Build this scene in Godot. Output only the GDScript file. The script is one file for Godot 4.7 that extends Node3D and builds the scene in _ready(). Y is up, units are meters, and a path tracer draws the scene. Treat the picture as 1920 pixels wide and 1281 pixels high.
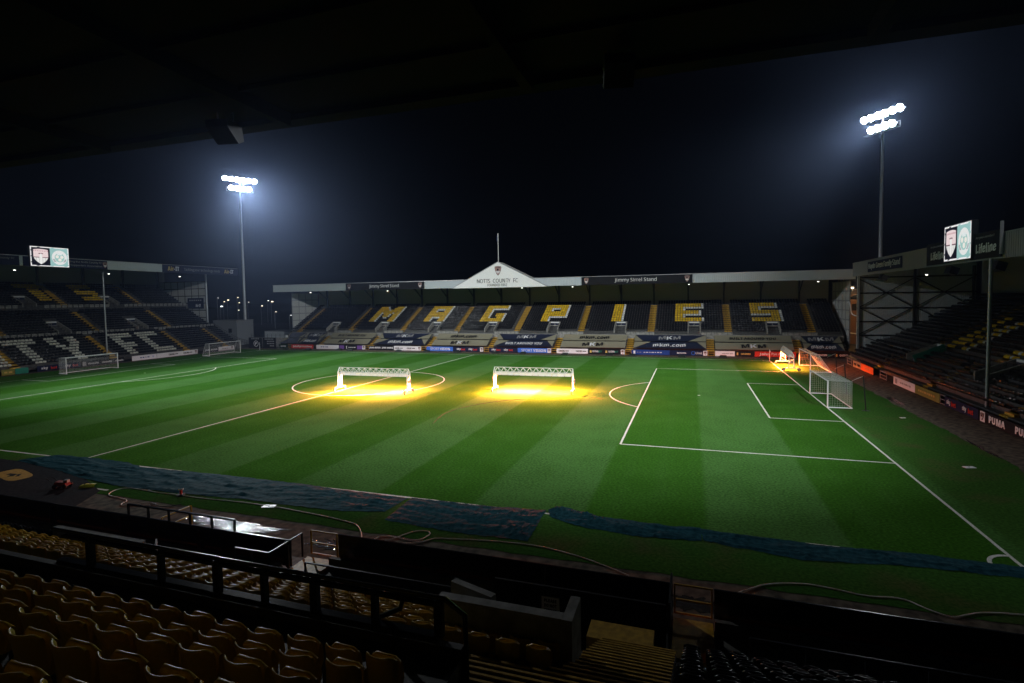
extends Node3D
# A football ground at night, seen from the seats of the near stand. x runs along the pitch, z towards the near stand, y up, metres.

const HALF_L := 50.46
const HALF_W := 32.92
var M := {}
var used := {}
var rng := RandomNumberGenerator.new()
var unit_box := BoxMesh.new()
var unit_cyl := CylinderMesh.new()
var fonts := {}
var cam: Camera3D


# ---------------------------------------------------------------- helpers
func lin(c: Color) -> Color:
	return c.linear_to_srgb()


func mat(key: String, c: Color, rough := 0.7, metal := 0.0) -> StandardMaterial3D:
	if M.has(key):
		return M[key]
	var m := StandardMaterial3D.new()
	m.resource_name = key
	m.albedo_color = lin(c)
	m.roughness = rough
	m.metallic = metal
	M[key] = m
	return m


func glow(key: String, c: Color, energy: float) -> StandardMaterial3D:
	if M.has(key):
		return M[key]
	var m := mat(key, Color(0.6, 0.6, 0.6), 0.4)
	m.emission_enabled = true
	m.emission = lin(c)
	m.emission_energy_multiplier = energy
	return m


func noise_image(size: int, freq: float, oct: int, sd: int) -> Image:
	var n := FastNoiseLite.new()
	n.seed = sd
	n.frequency = freq
	n.fractal_octaves = oct
	return n.get_seamless_image(size, size)


func speckle(m: StandardMaterial3D, sd: int, scale: float, lo: Color, hi: Color, freq := 0.02, oct := 5, bump := 0.0) -> void:
	# grain and blotches between two base colours, laid on by world position
	var im := noise_image(256, freq, oct, sd)
	var out := Image.create(256, 256, false, Image.FORMAT_RGB8)
	for y in 256:
		for x in 256:
			var v := clampf((im.get_pixel(x, y).r - 0.5) * 1.5 + 0.5, 0.0, 1.0)
			out.set_pixel(x, y, lin(lo.lerp(hi, v)))
	m.albedo_color = Color.WHITE
	m.albedo_texture = ImageTexture.create_from_image(out)
	m.uv1_triplanar = true
	m.uv1_world_triplanar = true
	m.uv1_scale = Vector3.ONE * scale
	if bump > 0.0:
		m.heightmap_enabled = true
		m.heightmap_scale = bump
		m.heightmap_texture = ImageTexture.create_from_image(im)


func numbered(called: String) -> String:
	var n: int = used.get(called, 0)
	used[called] = n + 1
	return called if n == 0 else "%s_%03d" % [called, n]


func tag(o: Node3D, label: String, category: String, group := "", kind := "") -> void:
	if label:
		o.set_meta("label", label)
	if category:
		o.set_meta("category", category)
	if group:
		o.set_meta("group", group)
	if kind:
		o.set_meta("kind", kind)


func thing(called: String, label: String, category: String, group := "", at := Vector3.ZERO, turn := 0.0) -> Node3D:
	var o := Node3D.new()
	o.name = numbered(called)
	add_child(o)
	o.position = at
	o.rotation.y = turn
	tag(o, label, category, group)
	return o


func part(parent: Node, called: String, mesh: Mesh, m: Material, xf := Transform3D()) -> MeshInstance3D:
	var o := MeshInstance3D.new()
	o.name = called if parent != self else numbered(called)
	o.mesh = mesh
	o.material_override = m
	o.transform = xf
	parent.add_child(o, true)
	return o


func box(parent: Node, called: String, at: Vector3, size: Vector3, m: Material, basis := Basis()) -> MeshInstance3D:
	return part(parent, called, unit_box, m, Transform3D(basis * Basis.from_scale(size), at))


func rod(parent: Node, called: String, a: Vector3, b: Vector3, r: float, m: Material) -> MeshInstance3D:
	return part(parent, called, unit_cyl, m, Transform3D(along(b - a) * Basis.from_scale(Vector3(r, a.distance_to(b), r)), (a + b) / 2.0))


func along(d: Vector3) -> Basis:
	# a basis whose y runs along d
	var y := d.normalized()
	var x := y.cross(Vector3.BACK if absf(y.z) < 0.9 else Vector3.RIGHT).normalized()
	return Basis(x, y, x.cross(y))


func st_new() -> SurfaceTool:
	var st := SurfaceTool.new()
	st.begin(Mesh.PRIMITIVE_TRIANGLES)
	st.set_smooth_group(-1)
	return st


func quad(st: SurfaceTool, a: Vector3, b: Vector3, c: Vector3, d: Vector3) -> void:
	# corners run counterclockwise seen from outside
	for v in [a, c, b, a, d, c]:
		st.add_vertex(v)


func tri(st: SurfaceTool, a: Vector3, b: Vector3, c: Vector3) -> void:
	for v in [a, c, b]:
		st.add_vertex(v)


func add_box(st: SurfaceTool, at: Vector3, size: Vector3, basis := Basis()) -> void:
	var h := size / 2.0
	var p := []
	for i in 8:
		p.append(at + basis * Vector3(h.x if i & 1 else -h.x, h.y if i & 2 else -h.y, h.z if i & 4 else -h.z))
	for f in [[4, 5, 7, 6], [1, 0, 2, 3], [5, 1, 3, 7], [0, 4, 6, 2], [6, 7, 3, 2], [0, 1, 5, 4]]:
		quad(st, p[f[0]], p[f[1]], p[f[2]], p[f[3]])


func add_bar(st: SurfaceTool, a: Vector3, b: Vector3, w: float) -> void:
	add_box(st, (a + b) / 2.0, Vector3(w, a.distance_to(b), w), along(b - a))


func add_strand(st: SurfaceTool, a: Vector3, b: Vector3, w: float) -> void:
	# a three-sided cord
	var bs := along(b - a)
	var c := []
	for k in 3:
		c.append(bs.x * cos(TAU * k / 3.0) * w + bs.z * sin(TAU * k / 3.0) * w)
	for k in 3:
		quad(st, a + c[k], a + c[(k + 1) % 3], b + c[(k + 1) % 3], b + c[k])


func done(st: SurfaceTool) -> ArrayMesh:
	st.generate_normals()
	return st.commit()


func smooth_grid(rows: Array, closed := false) -> ArrayMesh:
	# rows of points joined into one smooth sheet
	var st := SurfaceTool.new()
	st.begin(Mesh.PRIMITIVE_TRIANGLES)
	var nr := rows.size()
	var nc: int = rows[0].size()
	for r in rows:
		for p in r:
			st.add_vertex(p)
	for i in nr - 1:
		for j in (nc if closed else nc - 1):
			var a := i * nc + j
			var b := i * nc + (j + 1) % nc
			for k in [a, a + nc, b, b, a + nc, b + nc]:
				st.add_index(k)
	st.generate_normals()
	return st.commit()


func tube(path: Array, r: float, sides := 6) -> ArrayMesh:
	var rows := []
	for i in path.size():
		var d: Vector3 = path[mini(i + 1, path.size() - 1)] - path[maxi(i - 1, 0)]
		var b := along(d)
		var ring := []
		for k in sides:
			ring.append(path[i] + (b.x * cos(TAU * k / sides) + b.z * sin(TAU * k / sides)) * r)
		rows.append(ring)
	return smooth_grid(rows, true)


func curve(points: Array, step := 0.2) -> Array:
	var c := Curve3D.new()
	for i in points.size():
		var t: Vector3 = (points[mini(i + 1, points.size() - 1)] - points[maxi(i - 1, 0)]) / 6.0
		c.add_point(points[i], -t, t)
	c.bake_interval = step
	return Array(c.get_baked_points())


func sheet(points: PackedVector2Array, y: float, uv := 0.1) -> ArrayMesh:
	# a flat sheet on the ground; points are (x, z)
	var st := SurfaceTool.new()
	st.begin(Mesh.PRIMITIVE_TRIANGLES)
	var idx := Geometry2D.triangulate_polygon(points)
	for k in range(0, idx.size(), 3):
		var a := points[idx[k]]
		var b := points[idx[k + 1]]
		var c := points[idx[k + 2]]
		var order := [a, b, c] if (b - a).cross(c - a) > 0.0 else [a, c, b]
		for p: Vector2 in order:
			st.set_normal(Vector3.UP)
			st.set_uv(p * uv)
			st.add_vertex(Vector3(p.x, y, p.y))
	return st.commit()


func rect(x0: float, x1: float, z0: float, z1: float) -> PackedVector2Array:
	return PackedVector2Array([Vector2(x0, z0), Vector2(x1, z0), Vector2(x1, z1), Vector2(x0, z1)])


func font(style: String) -> Font:
	if not fonts.has(style):
		var f := SystemFont.new()
		f.font_names = PackedStringArray(["Droid Serif" if style.begins_with("serif") else "Droid Sans"])
		f.font_weight = 700 if "bold" in style else 400
		var v := FontVariation.new()
		v.base_font = f
		if "heavy" in style:
			v.variation_embolden = 0.35
		if "italic" in style:
			v.variation_transform = Transform2D(Vector2(1, 0), Vector2(0.22, 1), Vector2.ZERO)
		fonts[style] = v
	return fonts[style]


var text_cache := {}
func lettering(parent: Node, words: String, width: float, height: float, xf: Transform3D, m: Material, style := "bold", called := "lettering") -> MeshInstance3D:
	# raised print, as wide and as high as asked, centred on xf, facing its z
	var key := words + "|" + style
	if not text_cache.has(key):
		var made := TextMesh.new()
		made.text = words
		made.font = font(style)
		made.font_size = 24
		made.pixel_size = 0.04
		made.curve_step = 4.0
		made.depth = 0.02
		text_cache[key] = made
	var t: TextMesh = text_cache[key]
	var b := t.get_aabb()
	var s := Vector3(width / maxf(b.size.x, 0.001), height / maxf(b.size.y, 0.001), 1.0)
	return part(parent, called, t, m, xf * Transform3D(Basis.from_scale(s), -b.get_center() * s))


func row_word(n: int) -> String:
	return ["first", "second", "third", "fourth", "fifth", "sixth", "seventh", "eighth", "ninth", "tenth", "eleventh", "twelfth", "thirteenth", "fourteenth", "fifteenth", "sixteenth", "seventeenth", "eighteenth", "nineteenth", "twentieth"][n] if n < 20 else ["twenty", "thirty", "forty", "fifty"][n / 10 - 1 if (n + 1) % 10 else (n + 1) / 10 - 2] + ("-" + row_word(n % 10) if (n + 1) % 10 else "")


func ordinal(n: int) -> String:
	# n counts from 0
	var k := n + 1
	if k <= 20:
		return row_word(n)
	var tens: String = {2: "twent", 3: "thirt", 4: "fort", 5: "fift", 6: "sixt"}[k / 10]
	return tens + ("ieth" if k % 10 == 0 else "y-" + row_word(k % 10 - 1))


# ---------------------------------------------------------------- start
func _ready() -> void:
	rng.seed = 7
	unit_cyl.top_radius = 1.0
	unit_cyl.bottom_radius = 1.0
	unit_cyl.height = 1.0
	unit_cyl.radial_segments = 10
	unit_cyl.rings = 0
	view_and_air()
	materials()
	pitch()
	far_stand()
	kop_stand()
	family_stand()
	near_stand()
	for t in [["far", "left", -67.5, -45.8], ["far", "right", 69.6, -47.5], ["near", "left", -66.0, 45.0], ["near", "right", 66.5, 44.0]]:
		floodlight_tower(t[0], t[1], Vector3(t[2], 0, t[3]))
	surroundings()
	goals()
	rigs()
	far_boards()
	side_boards()
	covers_and_hoses()
	small_things()


func view_and_air() -> void:
	cam = Camera3D.new()
	cam.name = "camera"
	cam.projection = Camera3D.PROJECTION_FRUSTUM
	cam.near = 0.1
	cam.far = 900.0
	cam.size = 0.1 * 1281.0 / 972.56
	cam.frustum_offset = Vector2(-25.21, -30.81) / 972.56 * 0.1
	cam.transform = Transform3D(Basis(Vector3.UP, 0.30959) * Basis(Vector3.RIGHT, -0.049835) * Basis(Vector3.BACK, -0.014662), Vector3(38.67, 10.232, 56.32))
	add_child(cam)
	cam.current = true
	var e := Environment.new()
	e.background_mode = Environment.BG_SKY
	var sky := ProceduralSkyMaterial.new()
	sky.sky_top_color = Color(0.032, 0.034, 0.045)
	sky.sky_horizon_color = Color(0.048, 0.056, 0.088)
	sky.ground_horizon_color = Color(0.03, 0.034, 0.05)
	sky.ground_bottom_color = Color(0.02, 0.02, 0.03)
	sky.sky_curve = 0.2
	e.sky = Sky.new()
	e.sky.sky_material = sky
	e.background_energy_multiplier = 0.03
	e.tonemap_mode = Environment.TONE_MAPPER_LINEAR
	e.tonemap_exposure = 1.0
	# damp night air: droplets scatter mostly forward, so the lamps carry a halo
	e.volumetric_fog_enabled = true
	e.volumetric_fog_density = 0.00048
	e.volumetric_fog_albedo = Color(0.7, 0.8, 1.0)
	e.volumetric_fog_anisotropy = 0.86
	e.sdfgi_enabled = true
	e.ssao_enabled = true
	e.ssil_enabled = true
	var we := WorldEnvironment.new()
	we.name = "air"
	we.environment = e
	add_child(we)


func materials() -> void:
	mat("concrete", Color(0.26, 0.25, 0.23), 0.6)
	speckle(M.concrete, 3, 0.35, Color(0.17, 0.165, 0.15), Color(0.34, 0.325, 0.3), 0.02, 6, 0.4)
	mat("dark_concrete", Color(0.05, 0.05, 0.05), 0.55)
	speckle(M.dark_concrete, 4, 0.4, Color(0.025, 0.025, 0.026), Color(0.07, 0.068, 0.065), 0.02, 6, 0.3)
	mat("shaded_near_concrete", Color(0.1, 0.1, 0.09), 0.75)  # darker copy of the concrete: the foreground's dimness is painted into its colour
	speckle(M.shaded_near_concrete, 6, 0.5, Color(0.06, 0.058, 0.052), Color(0.14, 0.135, 0.12), 0.02, 6, 0.4)
	mat("yellow_paint", Color(0.5, 0.28, 0.02), 0.5)
	speckle(M.yellow_paint, 5, 0.45, Color(0.36, 0.2, 0.015), Color(0.58, 0.34, 0.03), 0.03, 5, 0.2)
	mat("steel_black", Color(0.018, 0.018, 0.02), 0.35)
	mat("steel_grey", Color(0.3, 0.31, 0.33), 0.45, 0.3)
	mat("galvanised", Color(0.42, 0.43, 0.45), 0.4, 0.55)
	mat("cladding", Color(0.42, 0.46, 0.48), 0.5)
	mat("cladding_dark", Color(0.2, 0.21, 0.22), 0.5)
	mat("white_paint", Color(0.78, 0.78, 0.78), 0.4)
	mat("white_plastic", Color(0.75, 0.75, 0.73), 0.45)
	mat("print_white", Color(0.72, 0.72, 0.74), 0.5)
	mat("print_grey", Color(0.3, 0.3, 0.31), 0.5)
	mat("print_black", Color(0.012, 0.012, 0.014), 0.5)
	mat("print_navy", Color(0.012, 0.016, 0.045), 0.45)
	mat("print_blue", Color(0.05, 0.15, 0.55), 0.45)
	mat("print_deep_blue", Color(0.02, 0.05, 0.22), 0.45)
	mat("print_red", Color(0.5, 0.04, 0.025), 0.45)
	mat("machine_red", Color(0.22, 0.02, 0.015), 0.4)
	mat("print_purple", Color(0.16, 0.08, 0.3), 0.45)
	mat("print_gold", Color(0.55, 0.4, 0.12), 0.5)
	mat("print_green", Color(0.015, 0.05, 0.03), 0.45)
	mat("print_teal", Color(0.03, 0.22, 0.16), 0.45)
	mat("print_orange", Color(0.6, 0.14, 0.04), 0.45)
	mat("print_olive", Color(0.2, 0.2, 0.05), 0.45)
	mat("print_cream", Color(0.26, 0.24, 0.17), 0.6)
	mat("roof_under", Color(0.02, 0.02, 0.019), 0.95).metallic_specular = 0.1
	mat("rear_wall", Color(0.3, 0.28, 0.23), 0.7)
	mat("panel_white", Color(0.5, 0.5, 0.48), 0.55)
	mat("rubber", Color(0.02, 0.02, 0.02), 0.7)
	mat("dark_box", Color(0.012, 0.02, 0.018), 0.45)
	mat("brick_dark", Color(0.2, 0.11, 0.07), 0.8)
	mat("seat_yellow", YELLOW, 0.42)
	# sun-faded and scuffed seats
	mat("seat_faded", Color(0.64, 0.4, 0.03), 0.42)
	speckle(M.seat_faded, 14, 1.7, Color(0.54, 0.31, 0.014), Color(0.68, 0.43, 0.045), 0.03, 5)
	mat("seat_worn", YELLOW, 0.38)
	speckle(M.seat_worn, 15, 1.3, Color(0.46, 0.26, 0.012), Color(0.63, 0.38, 0.02), 0.04, 5)
	mat("seat_black", BLACK, 0.28)
	var vc := mat("seat_many", Color(1, 1, 1), 0.17)
	vc.metallic_specular = 0.3
	vc.vertex_color_use_as_albedo = true
	for k in M.keys():
		if k.begins_with("print_"):
			M[k].roughness = 0.8
			M[k].metallic_specular = 0.25
	glow("flood_lamp", Color(0.85, 0.92, 1.0), 90.0)
	glow("roof_lamp", Color(1.0, 0.95, 0.85), 5.0)
	glow("street_bulb", Color(1.0, 0.85, 0.6), 3.0)
	glow("street_bulb_white", Color(0.95, 0.97, 1.0), 3.0)
	glow("grow_lamp", Color(1.0, 0.5, 0.16), 8.0)


# ---------------------------------------------------------------- pitch and ground
func grass_texture() -> ImageTexture:
	# turf 118 m by 76 m: mown bands one penalty-spot stride wide, blade grain, worn and muddy patches
	var w := 2048
	var h := 1408
	var fine := FastNoiseLite.new()
	fine.seed = 11
	fine.frequency = 0.35
	fine.fractal_octaves = 2
	var coarse := FastNoiseLite.new()
	coarse.seed = 12
	coarse.frequency = 0.012
	coarse.fractal_octaves = 5
	var fi := fine.get_image(w, h).get_data()
	var ci := coarse.get_image(w, h).get_data()
	var data := PackedByteArray()
	data.resize(w * h * 3)
	var dark := Vector3(0.034, 0.112, 0.013)
	var light := Vector3(0.056, 0.146, 0.034)
	var verge := Vector3(0.040, 0.108, 0.020)
	var mud := Vector3(0.075, 0.070, 0.032)
	var col := []
	for px in w:
		var x := -59.0 + 118.0 * (px + 0.5) / w
		var k := (HALF_L - x) / 5.55
		var e := absf(k - roundf(k)) * 5.55
		var s := 1.0 if posmod(floori(k), 2) == 1 else 0.0
		var other := 1.0 if posmod(floori(k + (0.5 if k > roundf(k) - 0.0001 and false else 0.0)), 2) == 1 else 0.0
		s = lerpf(0.5, s, clampf(e / 0.16 + 0.0 * other, 0.0, 1.0))
		# the two passes of the mower inside each band leave a faint seam
		s = clampf(s + 0.10 * sin(k * TAU * 3.0), 0.0, 1.0)
		col.append(s)
	for py in h:
		var z := -38.0 + 76.0 * (py + 0.5) / h
		for px in w:
			var x := -59.0 + 118.0 * (px + 0.5) / w
			var i := py * w + px
			var f := fi[i] / 255.0 - 0.5
			var c := ci[i] / 255.0 - 0.5
			var v: Vector3 = dark.lerp(light, clampf(col[px] + c * 0.3 + f * 0.25, 0.0, 1.0))
			var off := maxf(absf(x) - HALF_L - 0.5, absf(z) - HALF_W - 0.4)
			if off > 0.0:
				v = v.lerp(verge, minf(off / 0.4, 1.0))
				v = v.lerp(mud, clampf(c * 2.2 + f * 0.7 - 0.34 + off * 0.05, 0.0, 0.7))
			else:
				var gm := Vector2((absf(x) - HALF_L + 1.2) / 3.0, z / 4.5).length()
				v = v.lerp(mud, clampf((1.0 - gm) * 0.6 + c * 0.5 - 0.3 + f * 0.4, 0.0, 0.5))
			v *= 1.0 + f * 1.0 + c * 0.18
			var p := lin(Color(v.x, v.y, v.z))
			data[i * 3] = int(clampf(p.r, 0, 1) * 255.0)
			data[i * 3 + 1] = int(clampf(p.g, 0, 1) * 255.0)
			data[i * 3 + 2] = int(clampf(p.b, 0, 1) * 255.0)
	return ImageTexture.create_from_image(Image.create_from_data(w, h, false, Image.FORMAT_RGB8, data))


func line_mark(parent: Node, called: String, x0: float, x1: float, z0: float, z1: float) -> void:
	# a chalked line with slightly ragged edges
	var along_x := absf(x1 - x0) > absf(z1 - z0)
	var n := int(maxf(absf(x1 - x0), absf(z1 - z0)) / 0.5) + 1
	var one := PackedVector2Array()
	var two := PackedVector2Array()
	for i in n + 1:
		var t := float(i) / n
		var a := 0.07 + rng.randf_range(-0.008, 0.008)
		var b := 0.07 + rng.randf_range(-0.008, 0.008)
		if along_x:
			one.append(Vector2(lerpf(x0, x1, t), (z0 + z1) / 2 - a))
			two.append(Vector2(lerpf(x0, x1, t), (z0 + z1) / 2 + b))
		else:
			one.append(Vector2((x0 + x1) / 2 - a, lerpf(z0, z1, t)))
			two.append(Vector2((x0 + x1) / 2 + b, lerpf(z0, z1, t)))
	two.reverse()
	one.append_array(two)
	part(parent, called, sheet(one, 0.004), M.chalk)


func arc_mark(parent: Node, called: String, c: Vector2, r: float, a0: float, a1: float) -> void:
	var one := PackedVector2Array()
	var two := PackedVector2Array()
	var n := int(absf(a1 - a0) * r / 0.4) + 6
	for i in n + 1:
		var a := lerpf(a0, a1, float(i) / n)
		one.append(c + Vector2(cos(a), sin(a)) * (r - 0.07))
		two.append(c + Vector2(cos(a), sin(a)) * (r + 0.07))
	two.reverse()
	one.append_array(two)
	part(parent, called, sheet(one, 0.0045), M.chalk)


func pitch() -> void:
	var asphalt := mat("asphalt", Color(0.04, 0.04, 0.04), 0.85)
	speckle(asphalt, 21, 0.3, Color(0.028, 0.028, 0.029), Color(0.06, 0.058, 0.055), 0.03, 5, 0.3)
	var g := part(self, "ground", sheet(rect(-330, 330, -420, 160), -0.03), asphalt)
	tag(g, "dark ground under and around the whole stadium", "ground", "", "structure")
	var dirt := mat("track_dirt", Color(0.12, 0.1, 0.08), 0.9)
	dirt.metallic_specular = 0.2
	speckle(dirt, 22, 0.22, Color(0.06, 0.048, 0.038), Color(0.17, 0.135, 0.1), 0.03, 6, 0.25)
	var tr := part(self, "perimeter_track", sheet(rect(-58.6, 60.9, -38.1, 41.4), -0.012), dirt)
	tag(tr, "brown gritty track running all round the pitch", "track", "", "structure")
	mat("chalk", Color(0.72, 0.74, 0.7), 0.8)
	speckle(M.chalk, 23, 0.9, Color(0.46, 0.52, 0.42), Color(0.8, 0.82, 0.78), 0.05, 4)
	var turf := mat("turf", Color.WHITE, 0.85)
	turf.albedo_texture = grass_texture()
	turf.metallic_specular = 0.0
	# uneven outer edge of the turf
	var n := FastNoiseLite.new()
	n.seed = 31
	n.frequency = 0.25
	var edge := PackedVector2Array()
	for i in 240:
		edge.append(Vector2(lerpf(-57.2, 57.1, i / 240.0), -34.75 + 0.12 * n.get_noise_2d(i, 0)))
	for i in 160:
		edge.append(Vector2(56.75 + 0.4 * n.get_noise_2d(i * 0.7, 40), lerpf(-34.75, 37.0, i / 160.0)))
	for i in 240:
		edge.append(Vector2(lerpf(57.1, -57.2, i / 240.0), 37.0 + 0.14 * n.get_noise_2d(i, 80)))
	for i in 160:
		edge.append(Vector2(-57.2 + 0.3 * n.get_noise_2d(i * 0.7, 120), lerpf(37.0, -34.75, i / 160.0)))
	var st := SurfaceTool.new()
	st.begin(Mesh.PRIMITIVE_TRIANGLES)
	var idx := Geometry2D.triangulate_polygon(edge)
	for k in range(0, idx.size(), 3):
		var a := edge[idx[k]]
		var b := edge[idx[k + 1]]
		var c := edge[idx[k + 2]]
		var order := [a, b, c] if (b - a).cross(c - a) > 0.0 else [a, c, b]
		for p: Vector2 in order:
			st.set_normal(Vector3.UP)
			st.set_uv(Vector2((p.x + 59.0) / 118.0, (p.y + 38.0) / 76.0))
			st.add_vertex(Vector3(p.x, 0, p.y))
	var p := part(self, "pitch", st.commit(), turf)
	tag(p, "green football pitch mown in light and dark bands", "pitch", "", "structure")
	var h := HALF_L
	var w := HALF_W
	for s in [-1.0, 1.0]:
		line_mark(p, "touchline", -h, h, s * w, s * w)
		line_mark(p, "goal_line", s * h, s * h, -w, w)
		line_mark(p, "penalty_area_line", s * (h - 16.5), s * (h - 16.5), -20.16, 20.16)
		line_mark(p, "goal_area_line", s * (h - 5.5), s * (h - 5.5), -9.16, 9.16)
		for q in [-1.0, 1.0]:
			line_mark(p, "penalty_area_line", minf(s * h, s * (h - 16.5)), maxf(s * h, s * (h - 16.5)), q * 20.16, q * 20.16)
			line_mark(p, "goal_area_line", minf(s * h, s * (h - 5.5)), maxf(s * h, s * (h - 5.5)), q * 9.16, q * 9.16)
			var a0 := atan2(-q, -s)
			arc_mark(p, "corner_arc", Vector2(s * h, q * w), 1.0, a0 - PI / 4, a0 + PI / 4)
		var half := acos(5.5 / 9.15)
		var mid := PI if s > 0 else 0.0
		arc_mark(p, "penalty_arc", Vector2(s * (h - 11.0), 0), 9.15, mid - half, mid + half)
		arc_mark(p, "penalty_spot", Vector2(s * (h - 11.0), 0), 0.071, 0, TAU)
	line_mark(p, "halfway_line", 0, 0, -w, w)
	arc_mark(p, "centre_circle", Vector2.ZERO, 9.15, 0, TAU)
	arc_mark(p, "centre_spot", Vector2.ZERO, 0.071, 0, TAU)


# ---------------------------------------------------------------- seats
func seat_mesh(cols: int, fine: bool) -> ArrayMesh:
	# moulded shell: front face, rolled top and back face in one smooth sheet. The sitter faces +z; y = 0 is the step it is bolted to.
	var prof := [[0.40, 0.012], [0.55, 0.006], [0.70, -0.012], [0.795, -0.034], [0.822, -0.05], [0.815, -0.066], [0.79, -0.066], [0.68, -0.036], [0.55, -0.014], [0.40, -0.006]] if fine else [[0.51, 0.012], [0.66, -0.004], [0.79, -0.036], [0.81, -0.055], [0.78, -0.068], [0.51, -0.006]]
	var rows := []
	for p in prof:
		var row := []
		for j in cols:
			var s := lerpf(-1.0, 1.0, float(j) / (cols - 1))
			var up: float = (p[0] - 0.40) / 0.42
			var y: float = p[0] - 0.06 * up * absf(s) ** 8 + 0.012 * up * s * s
			var wide := 0.225 * (1.0 - 0.05 * up * up)
			row.append(Vector3(s * wide, y, p[1] + 0.10 * absf(s) ** 2.2 * (0.5 + 0.5 * up)))
		rows.append(row)
	return smooth_grid(rows)


func pan_mesh(cols: int) -> ArrayMesh:
	# the tipped-up seat pan in front of the shell
	var prof := [[0.36, 0.05], [0.37, 0.12], [0.46, 0.175], [0.62, 0.165], [0.74, 0.145], [0.772, 0.122], [0.765, 0.1], [0.74, 0.088], [0.55, 0.085], [0.40, 0.055]]
	var rows := []
	for p in prof:
		var row := []
		for j in cols:
			var s := lerpf(-1.0, 1.0, float(j) / (cols - 1))
			row.append(Vector3(s * 0.205, p[0] - 0.07 * absf(s) ** 5 * (1.0 if p[0] > 0.6 else 0.0), p[1] + 0.03 * s * s))
		rows.append(row)
	return smooth_grid(rows)


var many_mesh: ArrayMesh
func many_seats(called: String, label: String, xfs: Array, cols: Array) -> void:
	if many_mesh == null:
		var st := SurfaceTool.new()
		st.begin(Mesh.PRIMITIVE_TRIANGLES)
		st.append_from(seat_mesh(7, false), 0, Transform3D(Basis.from_scale(Vector3(0.92, 1, 1)), Vector3.ZERO))
		st.append_from(pan_mesh(5), 0, Transform3D(Basis.from_scale(Vector3(0.92, 0.66, 1)), Vector3(0, 0.25, 0)))
		many_mesh = st.commit()
	var mm := MultiMesh.new()
	mm.transform_format = MultiMesh.TRANSFORM_3D
	mm.use_colors = true
	mm.mesh = many_mesh
	mm.instance_count = xfs.size()
	for i in xfs.size():
		mm.set_instance_transform(i, xfs[i])
		mm.set_instance_color(i, cols[i])
	var o := MultiMeshInstance3D.new()
	o.name = numbered(called)
	o.multimesh = mm
	o.material_override = M.seat_many
	add_child(o)
	tag(o, label, "seats", "", "stuff")


const BLACK := Color(0.011, 0.011, 0.014)
const YELLOW := Color(0.62, 0.39, 0.02)
const WHITE_SEAT := Color(0.62, 0.62, 0.62)
const CREAM_SEAT := Color(0.62, 0.6, 0.52)
const LETTERS := {
	"M": ["YYYYW....YYYYW", "YYYYYW..YYYYYW", "YYYYYYWYYYYYYW", "YYYYYYYYYYYYYW", "YYYWYYYYYWYYYW", "YYYW.YYYW.YYYW", "YYYW.YYYW.YYYW", "YYYW..WW..YYYW", "YYYW......YYYW", "YYYW......YYYW"],
	"A": ["YYYYYYYYYYW", "YYYYYYYYYYW", "YYYWWWWYYYW", "YYYW...YYYW", "YYYYYYYYYYW", "YYYYYYYYYYW", "YYYYYYYYYYW", "YYYWWWWYYYW", "YYYW...YYYW", "YYYW...YYYW"],
	"G": ["YYYYYYYYYYW", "YYYYYYYYYYW", "YYYWWWWWWWW", "YYYW.......", "YYYW.......", "YYYW..YYYYW", "YYYW..YYYYW", "YYYW...YYYW", "YYYYYYYYYYW", "YYYYYYYYYYW"],
	"P": ["YYYYYYYYYYW", "YYYYYYYYYYW", "YYYWWWWYYYW", "YYYW...YYYW", "YYYYYYYYYYW", "YYYYYYYYYYW", "YYYYYYYYYYW", "YYYWWWWWWWW", "YYYW.......", "YYYW......."],
	"I": ["YYYYW", "YYYYW", "YYYYW", "YYYYW", "YYYYW", "YYYYW", "YYYYW", "YYYYW", "YYYYW", "YYYYW"],
	"E": ["YYYYYYYYYYW", "YYYYYYYYYYW", "YYYWWWWWWWW", "YYYW.......", "YYYYYYYYYW.", "YYYYYYYYYW.", "YYYWWWWWWW.", "YYYW.......", "YYYYYYYYYYW", "YYYYYYYYYYW"],
	"S": ["YYYYYYYYYW.", "YYYYYYYYYW.", "YYYWWWWWWW.", "YYYW.......", "YYYYYYYYYYW", "YYYYYYYYYYW", "WWWWWWWYYYW", ".......YYYW", "YYYYYYYYYYW", "YYYYYYYYYYW"],
	"t": ["WWWWWWWWW", "WWWWWWWWW", "...WWW...", "...WWW...", "...WWW...", "...WWW...", "...WWW...", "...WWW...", "...WWW..."],
	"y": ["WWW...WWW", "WWW...WWW", "WWW...WWW", ".WWW.WWW.", "..WWWWW..", "...WWW...", "...WWW...", "...WWW...", "...WWW..."],
	"f": ["WWWWWWWW", "WWWWWWWW", "WWW.....", "WWW.....", "WWWWWW..", "WWWWWW..", "WWW.....", "WWW.....", "WWW....."],
	"c": ["WWWWWWWW", "WWWWWWWW", "WWW.....", "WWW.....", "WWW.....", "WWW.....", "WWW.....", "WWWWWWWW", "WWWWWWWW"],
	"n": ["WWW...WWW", "WWWW..WWW", "WWWWW.WWW", "WWWWWWWWW", "WWW.WWWWW", "WWW..WWWW", "WWW...WWW", "WWW...WWW", "WWW...WWW"],
	"s": ["YYYYYYYY", "YYYYYYYY", "YYY.....", "YYYYYYYY", "YYYYYYYY", ".....YYY", "YYYYYYYY", "YYYYYYYY"],
	"l": ["YYYYYYYYY", "YYYYYYYYY", "...YYYY..", "...YYYY..", "...YYYY..", "...YYYY..", "...YYYY..", "...YYYY.."],
}


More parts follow.
